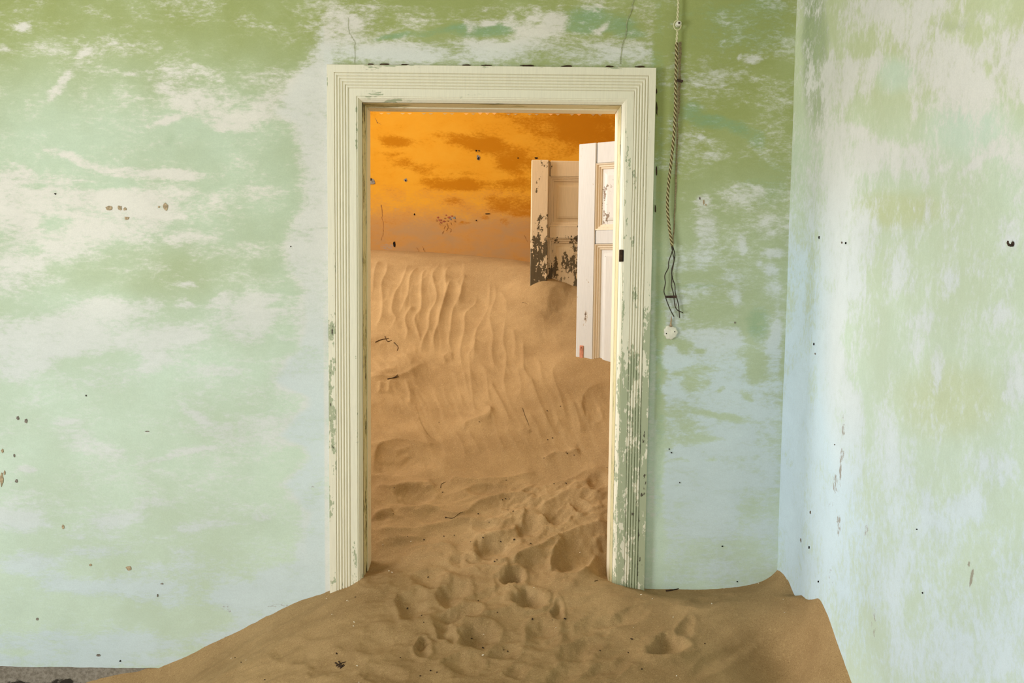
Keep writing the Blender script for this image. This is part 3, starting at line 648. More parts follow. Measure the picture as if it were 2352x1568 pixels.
# where the paint has flaked off: (side, profile t0, t1, photo y0, y1, amount)
WEAR = [(-1, 0, .03, 160, 215, .12), (-1, .018, .03, 230, 330, .06), (-1, 0, .03, 580, 1180, .22), (-1, 0, .03, 1180, 1350, .05), (-1, .088, .118, 205, 420, .14), (-1, .088, .118, 560, 720, .14), (-1, .088, .118, 860, 1090, .12), (-1, .03, .05, 950, 1170, .08),
        (1, .088, .118, 250, 1360, .24), (1, .118, .134, 250, 1360, .12), (1, 0, .03, 700, 1360, .24), (1, 0, .03, 170, 260, .05), (1, .03, .088, 330, 800, .07), (1, .03, .088, 800, 1360, .17), (1, .07, .088, 380, 600, .12),
        (0, .088, .118, 820, 910, .16), (0, 0, .03, 790, 880, .10), (0, 0, .006, 850, 1450, .10), (0, .088, .118, 950, 1250, .02)]
def casing(name, side, mat, NL=90):
    """side: -1 left post, +1 right post, 0 head; mitred at the top corners"""
    sc = (xl - xlo) / CW if side <= 0 else (xro - xr) / CW
    sct = (zto - zt) / CW; s1 = (xl - xlo) / CW; s2 = (xro - xr) / CW
    V = []; A = []
    for k in range(NL + 1):
        q = k / NL
        for t, n in PRF:
            if side: p = (xlo + t * sc if side < 0 else xro - t * sc, YW - n, .1 * (1 - q) + (zto - t * sct) * q)
            else: p = ((xlo + t * s1) * (1 - q) + (xro - t * s2) * q, YW - n, zto - t * sct)
            V.append(p)
            pu, pv_ = project(np.array([p])); c = float(pv_[0] if side else pu[0])
            A.append(sum(am * float(sstep(y0 - 40, y0 + 40, c) * sstep(y1 + 40, y1 - 40, c)) for sd, t0, t1, y0, y1, am in WEAR if sd == side and t0 <= t <= t1))
    n = len(PRF); f = []
    for k in range(NL):
        f += [(k * n + i, k * n + i + 1, (k + 1) * n + i + 1, (k + 1) * n + i) for i in range(n - 1)]
    f += [tuple(range(n)), tuple(range((NL + 1) * n - 1, NL * n - 1, -1))]
    if side <= 0: f = [tuple(reversed(q)) for q in f]
    o = mesh_obj(name, [(p[0], p[1] - YW, p[2]) for p in V], f, mat, door)
    set_attr(o, 'wear', np.array(A))
    return o
casing('casing_post', -1, MAT_CASE_L); casing('casing_head', 0, MAT_CASE_T); casing('casing_post', 1, MAT_CASE_R)
def rel(m):  # shift builder verts into door space
    m.v = [(x, y - YW, z) for x, y, z in m.v]; return m
YS = YW + .085
rel(MB().box((xl - .03, YW - .004, .1), (xl, YS, zt + .03))).build('lining_post', MAT_LINING, door)
rel(MB().box((xr, YW - .004, .1), (xr + .03, YS, zt + .03))).build('lining_post', MAT_LINING, door)
rel(MB().box((xl, YW - .004, zt), (xr, YS, zt + .03))).build('lining_head', MAT_LINING_T, door)
rel(MB().bbox((xl - .03, YS, .1), (xl + .004, YB + .012, zt + .03), .002)).build('stop_post', MAT_STOP, door)
rel(MB().bbox((xr - .004, YS, .1), (xr + .03, YB + .012, zt + .03), .002)).build('stop_post', MAT_STOP, door)
rel(MB().bbox((xl + .004, YS, zt - .004), (xr - .004, YB + .012, zt + .03), .002)).build('stop_head', MAT_STOP, door)
# back casing in the yellow room
mb = MB(); mb.bbox((xl - .13, YB, .1), (xl - .004, YB + .02, zt + .13)); rel(mb).build('rear_casing', MAT_STOP, door)
mb = MB(); mb.bbox((xr + .004, YB, .1), (xr + .13, YB + .02, zt + .13)); rel(mb).build('rear_casing', MAT_STOP, door)
mb = MB(); mb.bbox((xl - .004, YB, zt + .004), (xr + .004, YB + .02, zt + .13)); rel(mb).build('rear_casing', MAT_STOP, door)
# keeper let into the right post
s0 = atY(1423, 573, YW - .02); s1 = atY(1437, 601, YW - .02)
kp = rel(MB().bbox((s0[0], YW - .0235, s1[2]), (s1[0], YW + .005, s0[2]), .001)).build('lock_keeper', MAT_DARKWOOD, door); kp['label'] = 'dark wooden lock keeper recess'
q0 = atY(1430.5, 575, YW - .0245); q1 = atY(1435.5, 600, YW - .0245)
rel(MB().box((q0[0], YW - .0245, q1[2]), (q1[0], YW, q0[2]))).build('keeper_slot', MAT_BLACK, kp)

# ------------------------------------------------------------------ the two door leaves of the yellow room
def leaf(name, w_, h_, t_, stile, rails, mats, label, origin, ang, hinge_side):
    """local: x from hinge (0) to free edge (w_), front face at y=0 looking to -y; rails: list of (z0,z1)"""
    root = empty(name, origin); root.rotation_euler = (0, 0, ang); mould = mats[2] if len(mats) > 2 else mats[0]; mats = mats[:2]
    tag(root, label, 'door', 'panelled leaves of the double door in the far room')
    body, panelm = mats
    MB().bbox((0, 0, 0), (stile, t_, h_), .003).build('stile', body, root)
    MB().bbox((w_ - stile, 0, 0), (w_, t_, h_), .003).build('stile', body, root)
    for z0, z1 in rails:
        MB().bbox((stile + .006, .0012, z0), (w_ - stile - .004, t_ - .0012, z1), .003).box((stile - .002, .016, z0 + .004), (w_ - stile + .002, t_ - .004, z1 - .004)).build('rail', body, root)
    rz = sorted(rails)
    for (a0, a1), (b0, b1) in zip(rz[:-1], rz[1:]):
        z0, z1 = a1, b0
        x0, x1 = stile, w_ - stile
        # moulding: stepped picture frame running around the recess
        mo = MB()
        steps = [(0, .002), (.006, .004), (.009, .009), (.016, .009), (.019, .013), (.026, .014), (.028, .019)]
        rings = []
        for off, dep in steps:
            rings.append([(x0 + off, dep, z0 + off), (x1 - off, dep, z0 + off), (x1 - off, dep, z1 - off), (x0 + off, dep, z1 - off)])
        v = [p for r in rings for p in r]; f = []
        for i in range(len(rings) - 1):
            for k in range(4):
                f.append((i * 4 + k, i * 4 + (k + 1) % 4, (i + 1) * 4 + (k + 1) % 4, (i + 1) * 4 + k))
        mo.add(v, f).build('panel_moulding', mould, root)
        # raised and fielded panel
        pn = MB()
        e = [(.026, .019), (.045, .018), (.048, .0145), (.060, .012)]
        rings = [[(x0 + o_, dp, z0 + o_), (x1 - o_, dp, z0 + o_), (x1 - o_, dp, z1 - o_), (x0 + o_, dp, z1 - o_)] for o_, dp in e]
        v = [p for r in rings for p in r]; f = []
        for i in range(len(rings) - 1):
            for k in range(4):
                f.append((i * 4 + k, i * 4 + (k + 1) % 4, (i + 1) * 4 + (k + 1) % 4, (i + 1) * 4 + k))
        nb = len(rings) * 4
        f.append((nb - 4, nb - 3, nb - 2, nb - 1))
        pn.add(v, f)
        pn.box((x0, .0195, z0), (x1, t_ - .012, z1))
        pn.build('panel', panelm, root)
    return root
DH = 2.24
def solve_depth(px, py, z):
    """depth at which the sight line through the pixel reaches height z"""
    d = ray(px, py); return (z - EYE[2]) / d[2]
Yw_ = solve_depth(1330, 331, DH); Xw_ = atY(1330, 331, Yw_)[0]
Yb_ = solve_depth(1221, 368, DH); Xb_ = atY(1221, 368, Yb_)[0]
print('LEAVES white free edge', Xw_, Yw_, 'brown', Xb_, Yb_)
ANG = math.radians(36)
WW = (XN - .01 - Xw_) / math.cos(ANG)
hinge = (XN - .01, Yw_ - WW * math.sin(ANG), 0)
def zz(px, py, Y): return atY(px, py, Y)[2]
def mirror(root, w_):   # leaf built from its free edge: x=0 is the free edge here
    return root
r1 = zz(1350, 375, Yw_ - .06); r2 = zz(1365, 528, Yw_ - .08); r3 = zz(1365, 560, Yw_ - .08)
white = leaf('panelled_door', WW, DH, .04, .098, [(0, .22), (.80, .95), (r3 - .0, r2), (r1, DH)], (MAT_WHITE, MAT_WHITE_PANEL, MAT_WHITE_MOULD),
             'bright white panelled door leaf half hidden by the right door post', (Xw_, Yw_, 0), -ANG, 1)
b1 = zz(1290, 405, Yb_); b2 = zz(1290, 520, Yb_); b3 = zz(1290, 547, Yb_)
WBR = XN - .01 - Xb_
brown = leaf('panelled_door', WBR, DH, .04, .102, [(0, .22), (.80, .95), (b3, b2), (b1, DH)], (MAT_BROWN, MAT_BROWN_PANEL),
             'shaded worn beige panelled door leaf against the ochre wall', (Xb_, Yb_, 0), 0, 1)
MB().bbox((0, -.024, 0), (.096, 0.001, DH), .003).build('astragal', MAT_BROWN, brown)
# bare wood patch of a lost lock near the foot of the white leaf
lz0 = zz(1345, 828, Yw_ - .02); lz1 = zz(1345, 793, Yw_ - .02)
pp = MB().bbox((.024, -.004, lz0), (.046, .012, lz1), .002).build('lock_patch', MAT_COPPER, white); pp['label'] = 'pinkish bare wood lock patch'
for zq in (lz0 + .008, lz1 - .012):
    MB().tube([(.035, -.0052, zq), (.035, .004, zq)], .0028, 8).build('screw_hole', MAT_BLACK, pp)
MB().tube([(0.064, -.004, lz0 - .012), (.064, .01, lz0 - .012)], .012, 12).build('keyhole_plate', MAT_IRON, white)

# ------------------------------------------------------------------ sand
CP = []
def cp(px, py, Y): CP.append(tuple(atY(px, py, Y)))
def cpx(px, py): CP.append(tuple(atX(px, py, XR - .005)))
for q in [(360, 1538), (450, 1500), (540, 1455), (620, 1415), (690, 1380), (740, 1366)]: cp(*q, YW)
for q in [(770, 1361), (807, 1348), (832, 1335)]: cp(*q, YW - .028)
cp(846, 1318, 3.36); cp(856, 1289, 3.47)
for q in [(950, 1318), (1100, 1315), (1250, 1318), (1360, 1322)]: cp(*q, YW)
cp(1398, 1318, 3.46); cp(1412, 1340, 3.33); cp(1440, 1348, YW - .03); cp(1478, 1356, YW - .028)
for q in [(1530, 1353), (1600, 1354), (1650, 1352), (1700, 1347), (1760, 1334), (1785, 1322), (1802, 1312)]: cp(*q, YW)
for q in [(1808, 1328), (1816, 1350), (1832, 1374), (1848, 1387), (1866, 1388), (1880, 1386), (1892, 1406), (1910, 1455), (1930, 1510), (1950, 1568)]: cpx(*q)
cp(1780, 1372, 3.17); cp(1740, 1362, 3.22); cp(1800, 1372, 3.17); cp(1835, 1380, 3.16)
for q in [(600, 1500, 3.05), (600, 1568, 2.86), (480, 1568, 3.0), (800, 1450, 3.0), (800, 1568, 2.7), (1100, 1450, 2.95), (1100, 1568, 2.66), (1400, 1450, 2.95), (1400, 1568, 2.66), (1700, 1450, 3.0), (1700, 1568, 2.75), (1860, 1500, 2.87), (1860, 1568, 2.74), (1560, 1400, 3.1), (700, 1420, 3.17), (900, 1400, 3.1)]: cp(*q)
for q in [(1130, 1200, 3.62), (1130, 1100, 3.88), (1130, 1000, 4.17), (1130, 900, 4.5), (1130, 800, 4.82), (1130, 700, 5.18), (1090, 604, 5.62),
          (875, 1200, 3.65), (875, 1100, 3.9), (875, 1000, 4.2), (875, 900, 4.55), (875, 800, 4.9), (875, 700, 5.25), (860, 581, 5.9), (960, 586, 5.85), (1030, 595, 5.75),
          (1390, 1200, 3.6), (1385, 1100, 3.82), (1395, 1000, 4.02), (1395, 910, 4.2), (1400, 866, 4.28), (1330, 818, 4.46), (1290, 725, 4.9), (1318, 690, 5.0), (1245, 648, 5.1), (1322, 660, 5.14), (1200, 637, 5.28), (1150, 618, 5.46)]: cp(*q)
cx_ = atY(1322, 660, 5.14)
CP += [(-1.9, YW, -.03), (-2.6, 3.2, -.06), (-1.75, 2.6, -.03), (-1.2, 2.4, .1), (-.5, 2.0, .3), (.3, 2.0, .34), (1.05, 2.0, .24), (0, 1, .16), (1.05, 1, .1), (-1.5, 1, -.06), (0, 0, .0), (1.05, 0, -.03), (-3.5, 0, -.1), (-3.5, 3, -.1), (0, -2.5, -.08),
       (-.9, 6.4, 1.74), (-.1, 6.4, 1.66), (.5, 6.4, 1.5), (-2.3, 6.2, 1.85), (-2.3, 4.8, 1.5), (-2.3, 3.6, .9), (-1.4, 3.7, .75), (-1.4, 4.8, 1.25), (.78, 5.1, 1.46), (.78, 4.2, 1.1), (.78, 3.6, .62), (.72, 5.6, 1.5), (1.6, 5, 1.3)]
CP = np.array(CP)
def tps_fit(C, lam=2e-4):
    n = len(C); X = C[:, :2]
    d2 = ((X[:, None] - X[None]) ** 2).sum(-1)
    K = np.where(d2 > 0, 0.5 * d2 * np.log(np.maximum(d2, 1e-12)), 0) + lam * np.eye(n)
    Pm = np.c_[np.ones(n), X]
    A = np.zeros((n + 3, n + 3)); A[:n, :n] = K; A[:n, n:] = Pm; A[n:, :n] = Pm.T
    return np.linalg.solve(A, np.r_[C[:, 2], 0, 0, 0])
TW = tps_fit(CP)
def tps(x, y):
    s = TW[-3] + TW[-2] * x + TW[-1] * y
    for i in range(len(CP)):
        d2 = (x - CP[i, 0]) ** 2 + (y - CP[i, 1]) ** 2
        s = s + TW[i] * 0.5 * d2 * np.log(np.maximum(d2, 1e-12))
    return s
sx = axis((XL, -1.75, .08), (-1.75, XR + .012, .005), (XR + .012, XR + 1.05, .1))
sy = axis((-2.5, 2.05, .1), (2.05, 4.7, .005), (4.7, 5.95, .0065), (5.95, YF + .01, .02))
# base surface on a coarse lattice, then refined bilinearly-smooth (cubic) to the fine lattice
cxs = np.arange(XL - .06, XR + 1.2, .03); cys = np.arange(-2.56, YF + .1, .03)
BX, BY = np.meshgrid(cxs, cys)
BZ = tps(BX, BY)
def cubic_rows(A, src0, step, q):
    t = (q - src0) / step; i = np.clip(np.floor(t).astype(int), 1, A.shape[0] - 3); f = (t - i)[:, None]
    a, b, c, d = A[i - 1], A[i], A[i + 1], A[i + 2]
    return b + 0.5 * f * (c - a + f * (2 * a - 5 * b + 4 * c - d + f * (3 * (b - c) + d - a)))
Z0 = cubic_rows(cubic_rows(BZ, cys[0], .03, sy).T, cxs[0], .03, sx).T
SX, SY = np.meshgrid(sx, sy)
Z0 = np.where(SY < YW + .05, Z0 - .4 * sstep(-1.62, -2.0, SX), Z0)
U_, V_ = project(np.stack([SX, SY, Z0], -1).reshape(-1, 3))
U_ = U_.reshape(SX.shape); V_ = V_.reshape(SX.shape)
inroom2 = sstep(3.3, 3.5, SY)
front = SY > 2.0
H = np.zeros_like(Z0)
# wind ripples running down the dune face
s_v = np.where(V_ < 750, 0.42 * (V_ - 750) * sstep(1120, 930, U_) + .05 * (V_ - 750), 0)
s_v = s_v - np.where(V_ > 820, 0.32 * (V_ - 820), 0) - .10 * (V_ - 750)
wob = 22 * fbm(U_ / 170, V_ / 120, 2, 31) + 11 * fbm(U_ / 50, V_ / 60, 2, 33)
ph = (U_ + s_v + wob) / (35 + .02 * (U_ - 860))
ph2 = (U_ + s_v * 1.1 + 30 * fbm(U_ / 120, V_ / 100, 2, 37)) / 27.0
def ripple(p):
    f = p - np.floor(p)
    up = (f / .17).clip(0, 1) ** 1.35; dn = (1 - (f - .17) / .83).clip(0, 1) ** 1.35
    return np.where(f < .17, up, dn)
amp = sstep(585, 625, V_) * sstep(1050, 880, V_ - .35 * (U_ - 1100).clip(0)) * sstep(0, 60, (V_ - 615) * 1.05 - (U_ - 1140))
amp = amp * (.8 + .6 * fbm(U_ / 90, V_ / 90, 2, 41)).clip(.35, 1.2) * inroom2
amp2 = sstep(-.1, .3, fbm(U_ / 130, V_ / 110, 2, 43))
H += amp * (.004 * ripple(ph) * (1 - .4 * amp2) + .003 * amp2 * ripple(ph2))
# smaller soft ripples on the lower face
amp3 = sstep(860, 930, V_) * sstep(1090, 1010, V_) * sstep(900, 960, U_) * inroom2
H += amp3 * .003 * ripple((U_ - .42 * (V_ - 900) + wob * .7) / 33.0)
# lips and scoops cut by the wind
def lip(pts, h, wpos, wneg, fade=0.3):
    """ridge along the line; wpos/wneg = widths of the two flanks (pos = below / left of a downward line)"""
    pts = [tuple(p) for p in spline(pts, 5)]
    out = np.zeros(SX.shape)
    xs_ = [p[0] for p in pts]; ys_ = [p[1] for p in pts]; pad = 5 * max(wpos, wneg)
    win = front & (U_ > min(xs_) - pad) & (U_ < max(xs_) + pad) & (V_ > min(ys_) - pad) & (V_ < max(ys_) + pad)
    u = U_[win]; v = V_[win]
    best = np.full(u.shape, 1e9); sg = np.zeros(u.shape); tt = np.zeros(u.shape)
    L = 0; tot = sum(math.dist(a, b) for a, b in zip(pts[:-1], pts[1:]))
    for a, b in zip(pts[:-1], pts[1:]):
        ax, ay = a; bx, by = b; l = math.dist(a, b)
        t = np.clip(((u - ax) * (bx - ax) + (v - ay) * (by - ay)) / (l * l), 0, 1)
        dx = u - (ax + t * (bx - ax)); dy = v - (ay + t * (by - ay))
        d = np.hypot(dx, dy); cr = (bx - ax) * dy - (by - ay) * dx
        m = d < best
        best = np.where(m, d, best); sg = np.where(m, np.sign(cr), sg); tt = np.where(m, (L + t * l) / tot, tt); L += l
    wd = np.where(sg > 0, wpos, wneg)
    k = sstep(0, fade, tt) * sstep(1, 1 - fade, tt)
    out[win] = h * np.exp(-best / wd) * k * sstep(5, 3.6, best / wd)
    return out
def ZD(pts): return [(838 + .4688 * x, 230 + .4688 * y) for x, y in pts]
RIPPLES = [[(70, 780), (45, 850), (35, 960)], [(110, 775), (105, 850), (80, 910), (85, 1000), (75, 1080), (35, 1130)], [(215, 790), (180, 900), (145, 960), (130, 1040), (150, 1080), (120, 1135)], [(260, 815), (220, 880), (210, 960), (170, 1050)],
    [(330, 820), (285, 850), (275, 930), (272, 1030), (242, 1085), (262, 1160), (280, 1230)], [(245, 1010), (210, 1050), (195, 1090), (208, 1150), (190, 1190)], [(370, 800), (330, 860), (350, 960), (345, 1000), (315, 1060), (310, 1130), (275, 1220), (300, 1265)],
    [(430, 800), (395, 850), (395, 960), (370, 1040), (360, 1100), (335, 1180), (345, 1260)], [(420, 880), (395, 970), (350, 1130)], [(440, 870), (470, 960), (430, 1040), (420, 1120), (410, 1200), (440, 1250)], [(490, 850), (470, 950), (452, 1030)],
    [(545, 950), (540, 1010), (490, 1060), (485, 1140), (465, 1240), (480, 1330)], [(610, 870), (610, 960), (600, 1040), (545, 1140), (530, 1230), (510, 1260), (520, 1330)], [(630, 885), (640, 980), (610, 1080), (625, 1160), (620, 1250), (640, 1360)],
    [(690, 1060), (680, 1140), (675, 1200), (690, 1260), (685, 1340), (680, 1400), (700, 1460)], [(770, 1160), (775, 1230), (775, 1330), (800, 1380), (850, 1540)], [(710, 1300), (755, 1360), (760, 1440), (720, 1490)], [(850, 1270), (858, 1330), (870, 1400)],
    [(1000, 1280), (930, 1310), (920, 1360), (950, 1450), (975, 1540), (1000, 1600)], [(560, 1290), (590, 1340), (600, 1420), (610, 1500)], [(640, 1380), (620, 1420), (660, 1480), (690, 1540), (720, 1600)], [(510, 1290), (520, 1400), (530, 1500), (550, 1560)],
    [(440, 1250), (400, 1250), (385, 1270), (400, 1300)], [(540, 1180), (530, 1290)], [(805, 1350), (830, 1440), (880, 1560), (900, 1640)], [(900, 1440), (930, 1530), (945, 1620)], [(195, 1375), (215, 1430), (222, 1500)], [(120, 1390), (115, 1450)], [(75, 1400), (70, 1450)],
    [(480, 1330), (500, 1420), (520, 1500)], [(720, 1120), (735, 1200), (730, 1280)], [(660, 940), (690, 1000), (690, 1060)], [(1010, 1480), (1040, 1560), (1060, 1640)], [(430, 1330), (460, 1420), (480, 1500)]]
for k_, q in enumerate(RIPPLES):
    H += lip(ZD(q), .0155 if k_ < 16 else .011, 4.5, 15, .2)
H += lip([(820, 884), (860, 880), (905, 876), (945, 860), (988, 828)], .036, 18, 40)
H += lip([(1060, 976), (1105, 975), (1126, 962), (1118, 940), (1090, 910)], .016, 10, 22)
def ZE(pts): return [(781 + .2929 * x, 919 + .2929 * y) for x, y in pts]
TRACKS = [([(255, 600), (275, 430), (330, 370), (450, 340), (560, 355), (680, 370), (760, 340), (775, 300)], .024, 12, 36, .22), ([(250, 690), (400, 715), (540, 695), (680, 705), (770, 685)], .022, 10, 20, .15),
    ([(820, 700), (900, 630), (1000, 650), (1130, 650), (1300, 640), (1450, 600), (1560, 570)], .018, 14, 16, .15), ([(820, 735), (950, 740), (1050, 690), (1200, 690), (1330, 725)], .012, 12, 10, .2),
    ([(440, 868), (620, 860), (760, 870), (850, 920), (950, 930), (1080, 840), (1250, 790), (1400, 770), (1560, 780)], .020, 10, 16, .12), ([(245, 940), (330, 900), (430, 888)], .018, 8, 12, .2), ([(250, 1050), (500, 1040), (700, 1010), (850, 980), (1000, 960), (1160, 988)], .016, 10, 16, .15),
    ([(1020, 960), (1130, 975), (1260, 960), (1340, 920), (1440, 900), (1560, 890)], .014, 7, 9, .15), ([(1250, 1010), (1330, 960), (1450, 940)], .010, 5, 7, .2), ([(245, 1160), (380, 1110), (520, 1098), (700, 1112)], .014, 10, 14, .2), ([(480, 1200), (640, 1170), (820, 1150), (930, 1180)], .014, 10, 12, .2),
    ([(1330, 1345), (1420, 1250), (1560, 1200), (1700, 1120), (1850, 1060), (2110, 980)], .030, 9, 16, .1), ([(940, 1250), (1050, 1310), (1180, 1332), (1260, 1345), (1350, 1320)], .024, 9, 16, .12), ([(1080, 1130), (1160, 1092), (1240, 1080), (1330, 1060), (1420, 1010)], .016, 6, 12, .15),
    ([(1580, 900), (1600, 970), (1700, 1012), (1790, 985), (1815, 920)], .018, 8, 6, .15), ([(1440, 815), (1600, 800), (1720, 740), (1830, 690), (1990, 650)], .014, 7, 9, .12), ([(1560, 870), (1680, 800), (1800, 745), (1960, 735), (2090, 760)], .014, 7, 8, .12), ([(1780, 800), (1830, 880), (1890, 960)], .012, 6, 7, .2), ([(1870, 960), (1960, 880), (2090, 830)], .014, 7, 9, .2),
    ([(1640, 1370), (1780, 1392), (1900, 1370), (1985, 1300), (2000, 1220)], .018, 9, 8, .15), ([(1760, 1120), (1690, 1190), (1648, 1290), (1660, 1370)], .018, 6, 8, .15), ([(2000, 1180), (2030, 1120), (2100, 1100)], .014, 6, 8, .2), ([(1580, 485), (1650, 450), (1690, 430), (1780, 432), (1890, 390)], .018, 10, 9, .15), ([(1400, 260), (1440, 240), (1500, 250)], .008, 6, 6, .2),
    ([(975, 265), (990, 205), (1080, 182), (1150, 155), (1180, 110), (1160, 60)], .016, 8, 16, .15), ([(1690, 1000), (1700, 960), (1750, 930)], .008, 4, 5, .2), ([(1420, 1010), (1440, 930), (1450, 880)], .010, 5, 7, .2), ([(1420, 770), (1500, 730), (1640, 690), (1800, 640), (1950, 560), (2100, 540)], .012, 9, 10, .15),
    ([(860, 220), (930, 300), (970, 400), (985, 480)], .007, 4, 12, .25), ([(1000, 215), (1020, 280), (1060, 350), (1110, 430)], .007, 4, 12, .25), ([(1180, 240), (1250, 330), (1290, 430)], .006, 4, 12, .25), ([(1280, 220), (1340, 300), (1400, 390)], .006, 4, 12, .25), ([(1460, 80), (1530, 200), (1580, 330)], .008, 4, 12, .25), ([(1560, 60), (1640, 200), (1700, 300)], .008, 4, 12, .25), ([(1700, 150), (1780, 300)], .007, 4, 12, .25), ([(1880, 20), (1900, 110), (1950, 200)], .007, 4, 12, .25), ([(2010, 60), (2055, 130), (2030, 180), (1960, 200)], .009, 5, 10, .2)]
for q, h_, a_, b_, fd in TRACKS:
    H += lip(ZE(q), h_, a_, b_, fd)
H += lip([(1398, 886), (1362, 892), (1340, 915), (1338, 945), (1352, 970)], .014, 22, 9)
H += lip([(1000, 1445), (1060, 1430), (1120, 1418), (1190, 1398), (1240, 1402)], .016, 14, 8)
H += lip([(700, 1440), (780, 1408), (860, 1370), (930, 1330)], .008, 40, 40)
H += lip([(1470, 1490), (1540, 1515), (1600, 1500), (1612, 1478)], .014, 22, 9)
H += lip([(1540, 1392), (1600, 1396), (1660, 1382), (1720, 1368)], .008, 30, 12)
# hollows: (px, py, rx, ry, depth, tilt, sharp)
DENTS = [(954, 1147, 40, 20, .022, 0, .5), (1118, 1136, 42, 17, .016, 0, .5), (942, 1078, 66, 26, .018, 0, .6), (878, 1200, 28, 9, .012, -5, .5), (1126, 1266, 34, 26, .024, -10, .5), (1214, 1230, 24, 20, .018, 0, .5), (1280, 1200, 26, 12, .016, 10, .4), (1284, 1297, 32, 32, .022, 10, .5), (1380, 1262, 14, 14, .016, 0, .4), (1220, 1142, 18, 11, .014, 0, .5), (1182, 1330, 17, 17, .014, 0, .4),
    (875, 820, 70, 36, .030, -20, .5), (1000, 905, 110, 46, .020, 20, .7), (905, 965, 60, 30, .014, 20, .7), (915, 1062, 80, 26, .022, 0, .5), (1290, 985, 40, 40, .006, 0, .7),
    (1290, 700, 30, 40, .02, 30, .7),
    (952, 1146, 44, 22, .030, 0, .4), (1106, 1128, 44, 18, .018, 0, .5), (1278, 1197, 34, 20, .030, 10, .3), (1219, 1219, 24, 22, .020, 0, .4), (1117, 1216, 24, 18, .018, 0, .4), (1329, 1175, 30, 16, .02, 30, .35), (1378, 1112, 26, 22, .026, -30, .35), (1387, 1256, 16, 18, .022, 0, .35), (1225, 1140, 34, 10, .012, -15, .4), (1290, 1130, 34, 9, .014, -25, .35), (1350, 1140, 30, 9, .014, -30, .35),
    (890, 1205, 40, 14, .012, 0, .5), (1000, 1188, 44, 14, .012, -10, .5), (950, 1262, 60, 14, .012, -5, .5), (880, 1160, 34, 16, .010, 0, .6), (1190, 1165, 30, 9, .010, -20, .4),
    (1135, 1263, 46, 30, .045, -10, .35), (1100, 1300, 60, 16, .024, 10, .4), (1314, 1292, 46, 36, .050, -20, .35), (1240, 1300, 30, 20, .012, 0, .5),
    (1183, 1331, 24, 22, .034, 0, .3), (1212, 1378, 33, 24, .038, 5, .25), (1160, 1345, 20, 26, .010, 0, .5), (1281, 1402, 13, 22, .020, 0, .3), (1040, 1362, 32, 26, .030, -10, .35), (949, 1395, 36, 36, .026, 20, .4), (1051, 1422, 50, 22, .028, -12, .35), (985, 1330, 36, 22, .014, 0, .5), (1120, 1375, 40, 14, .010, -15, .5),
    (1098, 1464, 40, 28, .032, -5, .35), (1245, 1461, 36, 32, .026, 20, .4), (1022, 1453, 18, 24, .022, -30, .4), (970, 1488, 18, 20, .022, 0, .4), (1160, 1502, 36, 14, .016, -10, .4), (1530, 1490, 44, 27, .034, -10, .22), (1578, 1445, 26, 18, .012, -30, .3), (1330, 1500, 44, 24, .018, -30, .5), (1400, 1540, 60, 20, .014, -15, .5), (1060, 1530, 40, 22, .018, 0, .5), (1300, 1550, 50, 18, .016, -20, .5), (880, 1480, 50, 30, .012, 0, .6), (770, 1530, 60, 26, .014, 0, .6), (1370, 1438, 40, 20, .010, -20, .5), (880, 1550, 46, 18, .014, 0, .5), (1190, 1545, 30, 14, .014, 0, .4), (1430, 1420, 60, 14, .010, -15, .5), (700, 1500, 60, 24, .010, 0, .6), (1650, 1520, 70, 20, .008, -25, .6),
    (1640, 1385, 60, 14, .010, -10, .5), (860, 1330, 30, 26, .012, 0, .6)]
WX = U_ + 26 * fbm(U_ / 62, V_ / 44, 4, 51, .5); WV = V_ + 17 * fbm(U_ / 62, V_ / 44, 4, 53, .5)
for (dx, dy, rx, ry, dep, tilt, soft) in DENTS:
    dep *= .62 if 1090 < dy < 1300 else (1.08 if dy >= 1300 else 1)
    a = math.radians(tilt); X = WX - dx; Y = WV - dy
    p = X * math.cos(a) + Y * math.sin(a); q = -X * math.sin(a) + Y * math.cos(a)
    d = np.sqrt((p / rx) ** 2 + (q / ry) ** 2)
    side = np.clip(.75 - .35 * q / ry - .25 * p / rx, .2, 1.3)
    H += front * .95 * (-dep * sstep(1 + soft * .6, .55 - soft, d) * side + dep * .22 * np.exp(-((d - 1.25) / .28) ** 2))
# trampled, lumpy sand
tr = sstep(1085, 1150, V_) * front
lum = fbm(SX * 5 + .6 * SY, SY * 9 - 1.5 * SX, 4, 61, .5)
rid = 1 - np.abs(fbm(SX * 7 + 2 * SY, SY * 12 - 3 * SX, 3, 63, .5)) * 2
H += tr * sstep(1650, 1350, U_) * (.015 * lum + .003 * rid)
rid2 = 1 - np.abs(fbm(SX * 16 + 5 * SY, SY * 26 - 8 * SX, 3, 67, .5)) * 2
H += .006 * rid2 * sstep(1090, 1130, V_) * sstep(1330, 1250, V_) * sstep(1050, 1180, U_) * front
# streaks blown across the corner on the right
c35, s35 = math.cos(.6), math.sin(.6)
H += .011 * fbm((SX * c35 + SY * s35) * 1.6, (-SX * s35 + SY * c35) * 9, 3, 73, .45) * sstep(1480, 1650, U_) * sstep(3.32, 3.1, SY) * front
H += .045 * np.exp(-np.hypot((SX - XR) * 1.0, (SY - YW) * .8) / .035) * (SY < YW + .05)
H += lip([(1905, 1386), (1880, 1386), (1850, 1388), (1815, 1380), (1782, 1374), (1772, 1358)], .014, 40, 8)
H += .0012 * fbm(SX * 45, SY * 45, 3, 81) * front
ZS = Z0 + H
PS = np.stack([SX, SY, ZS], -1)
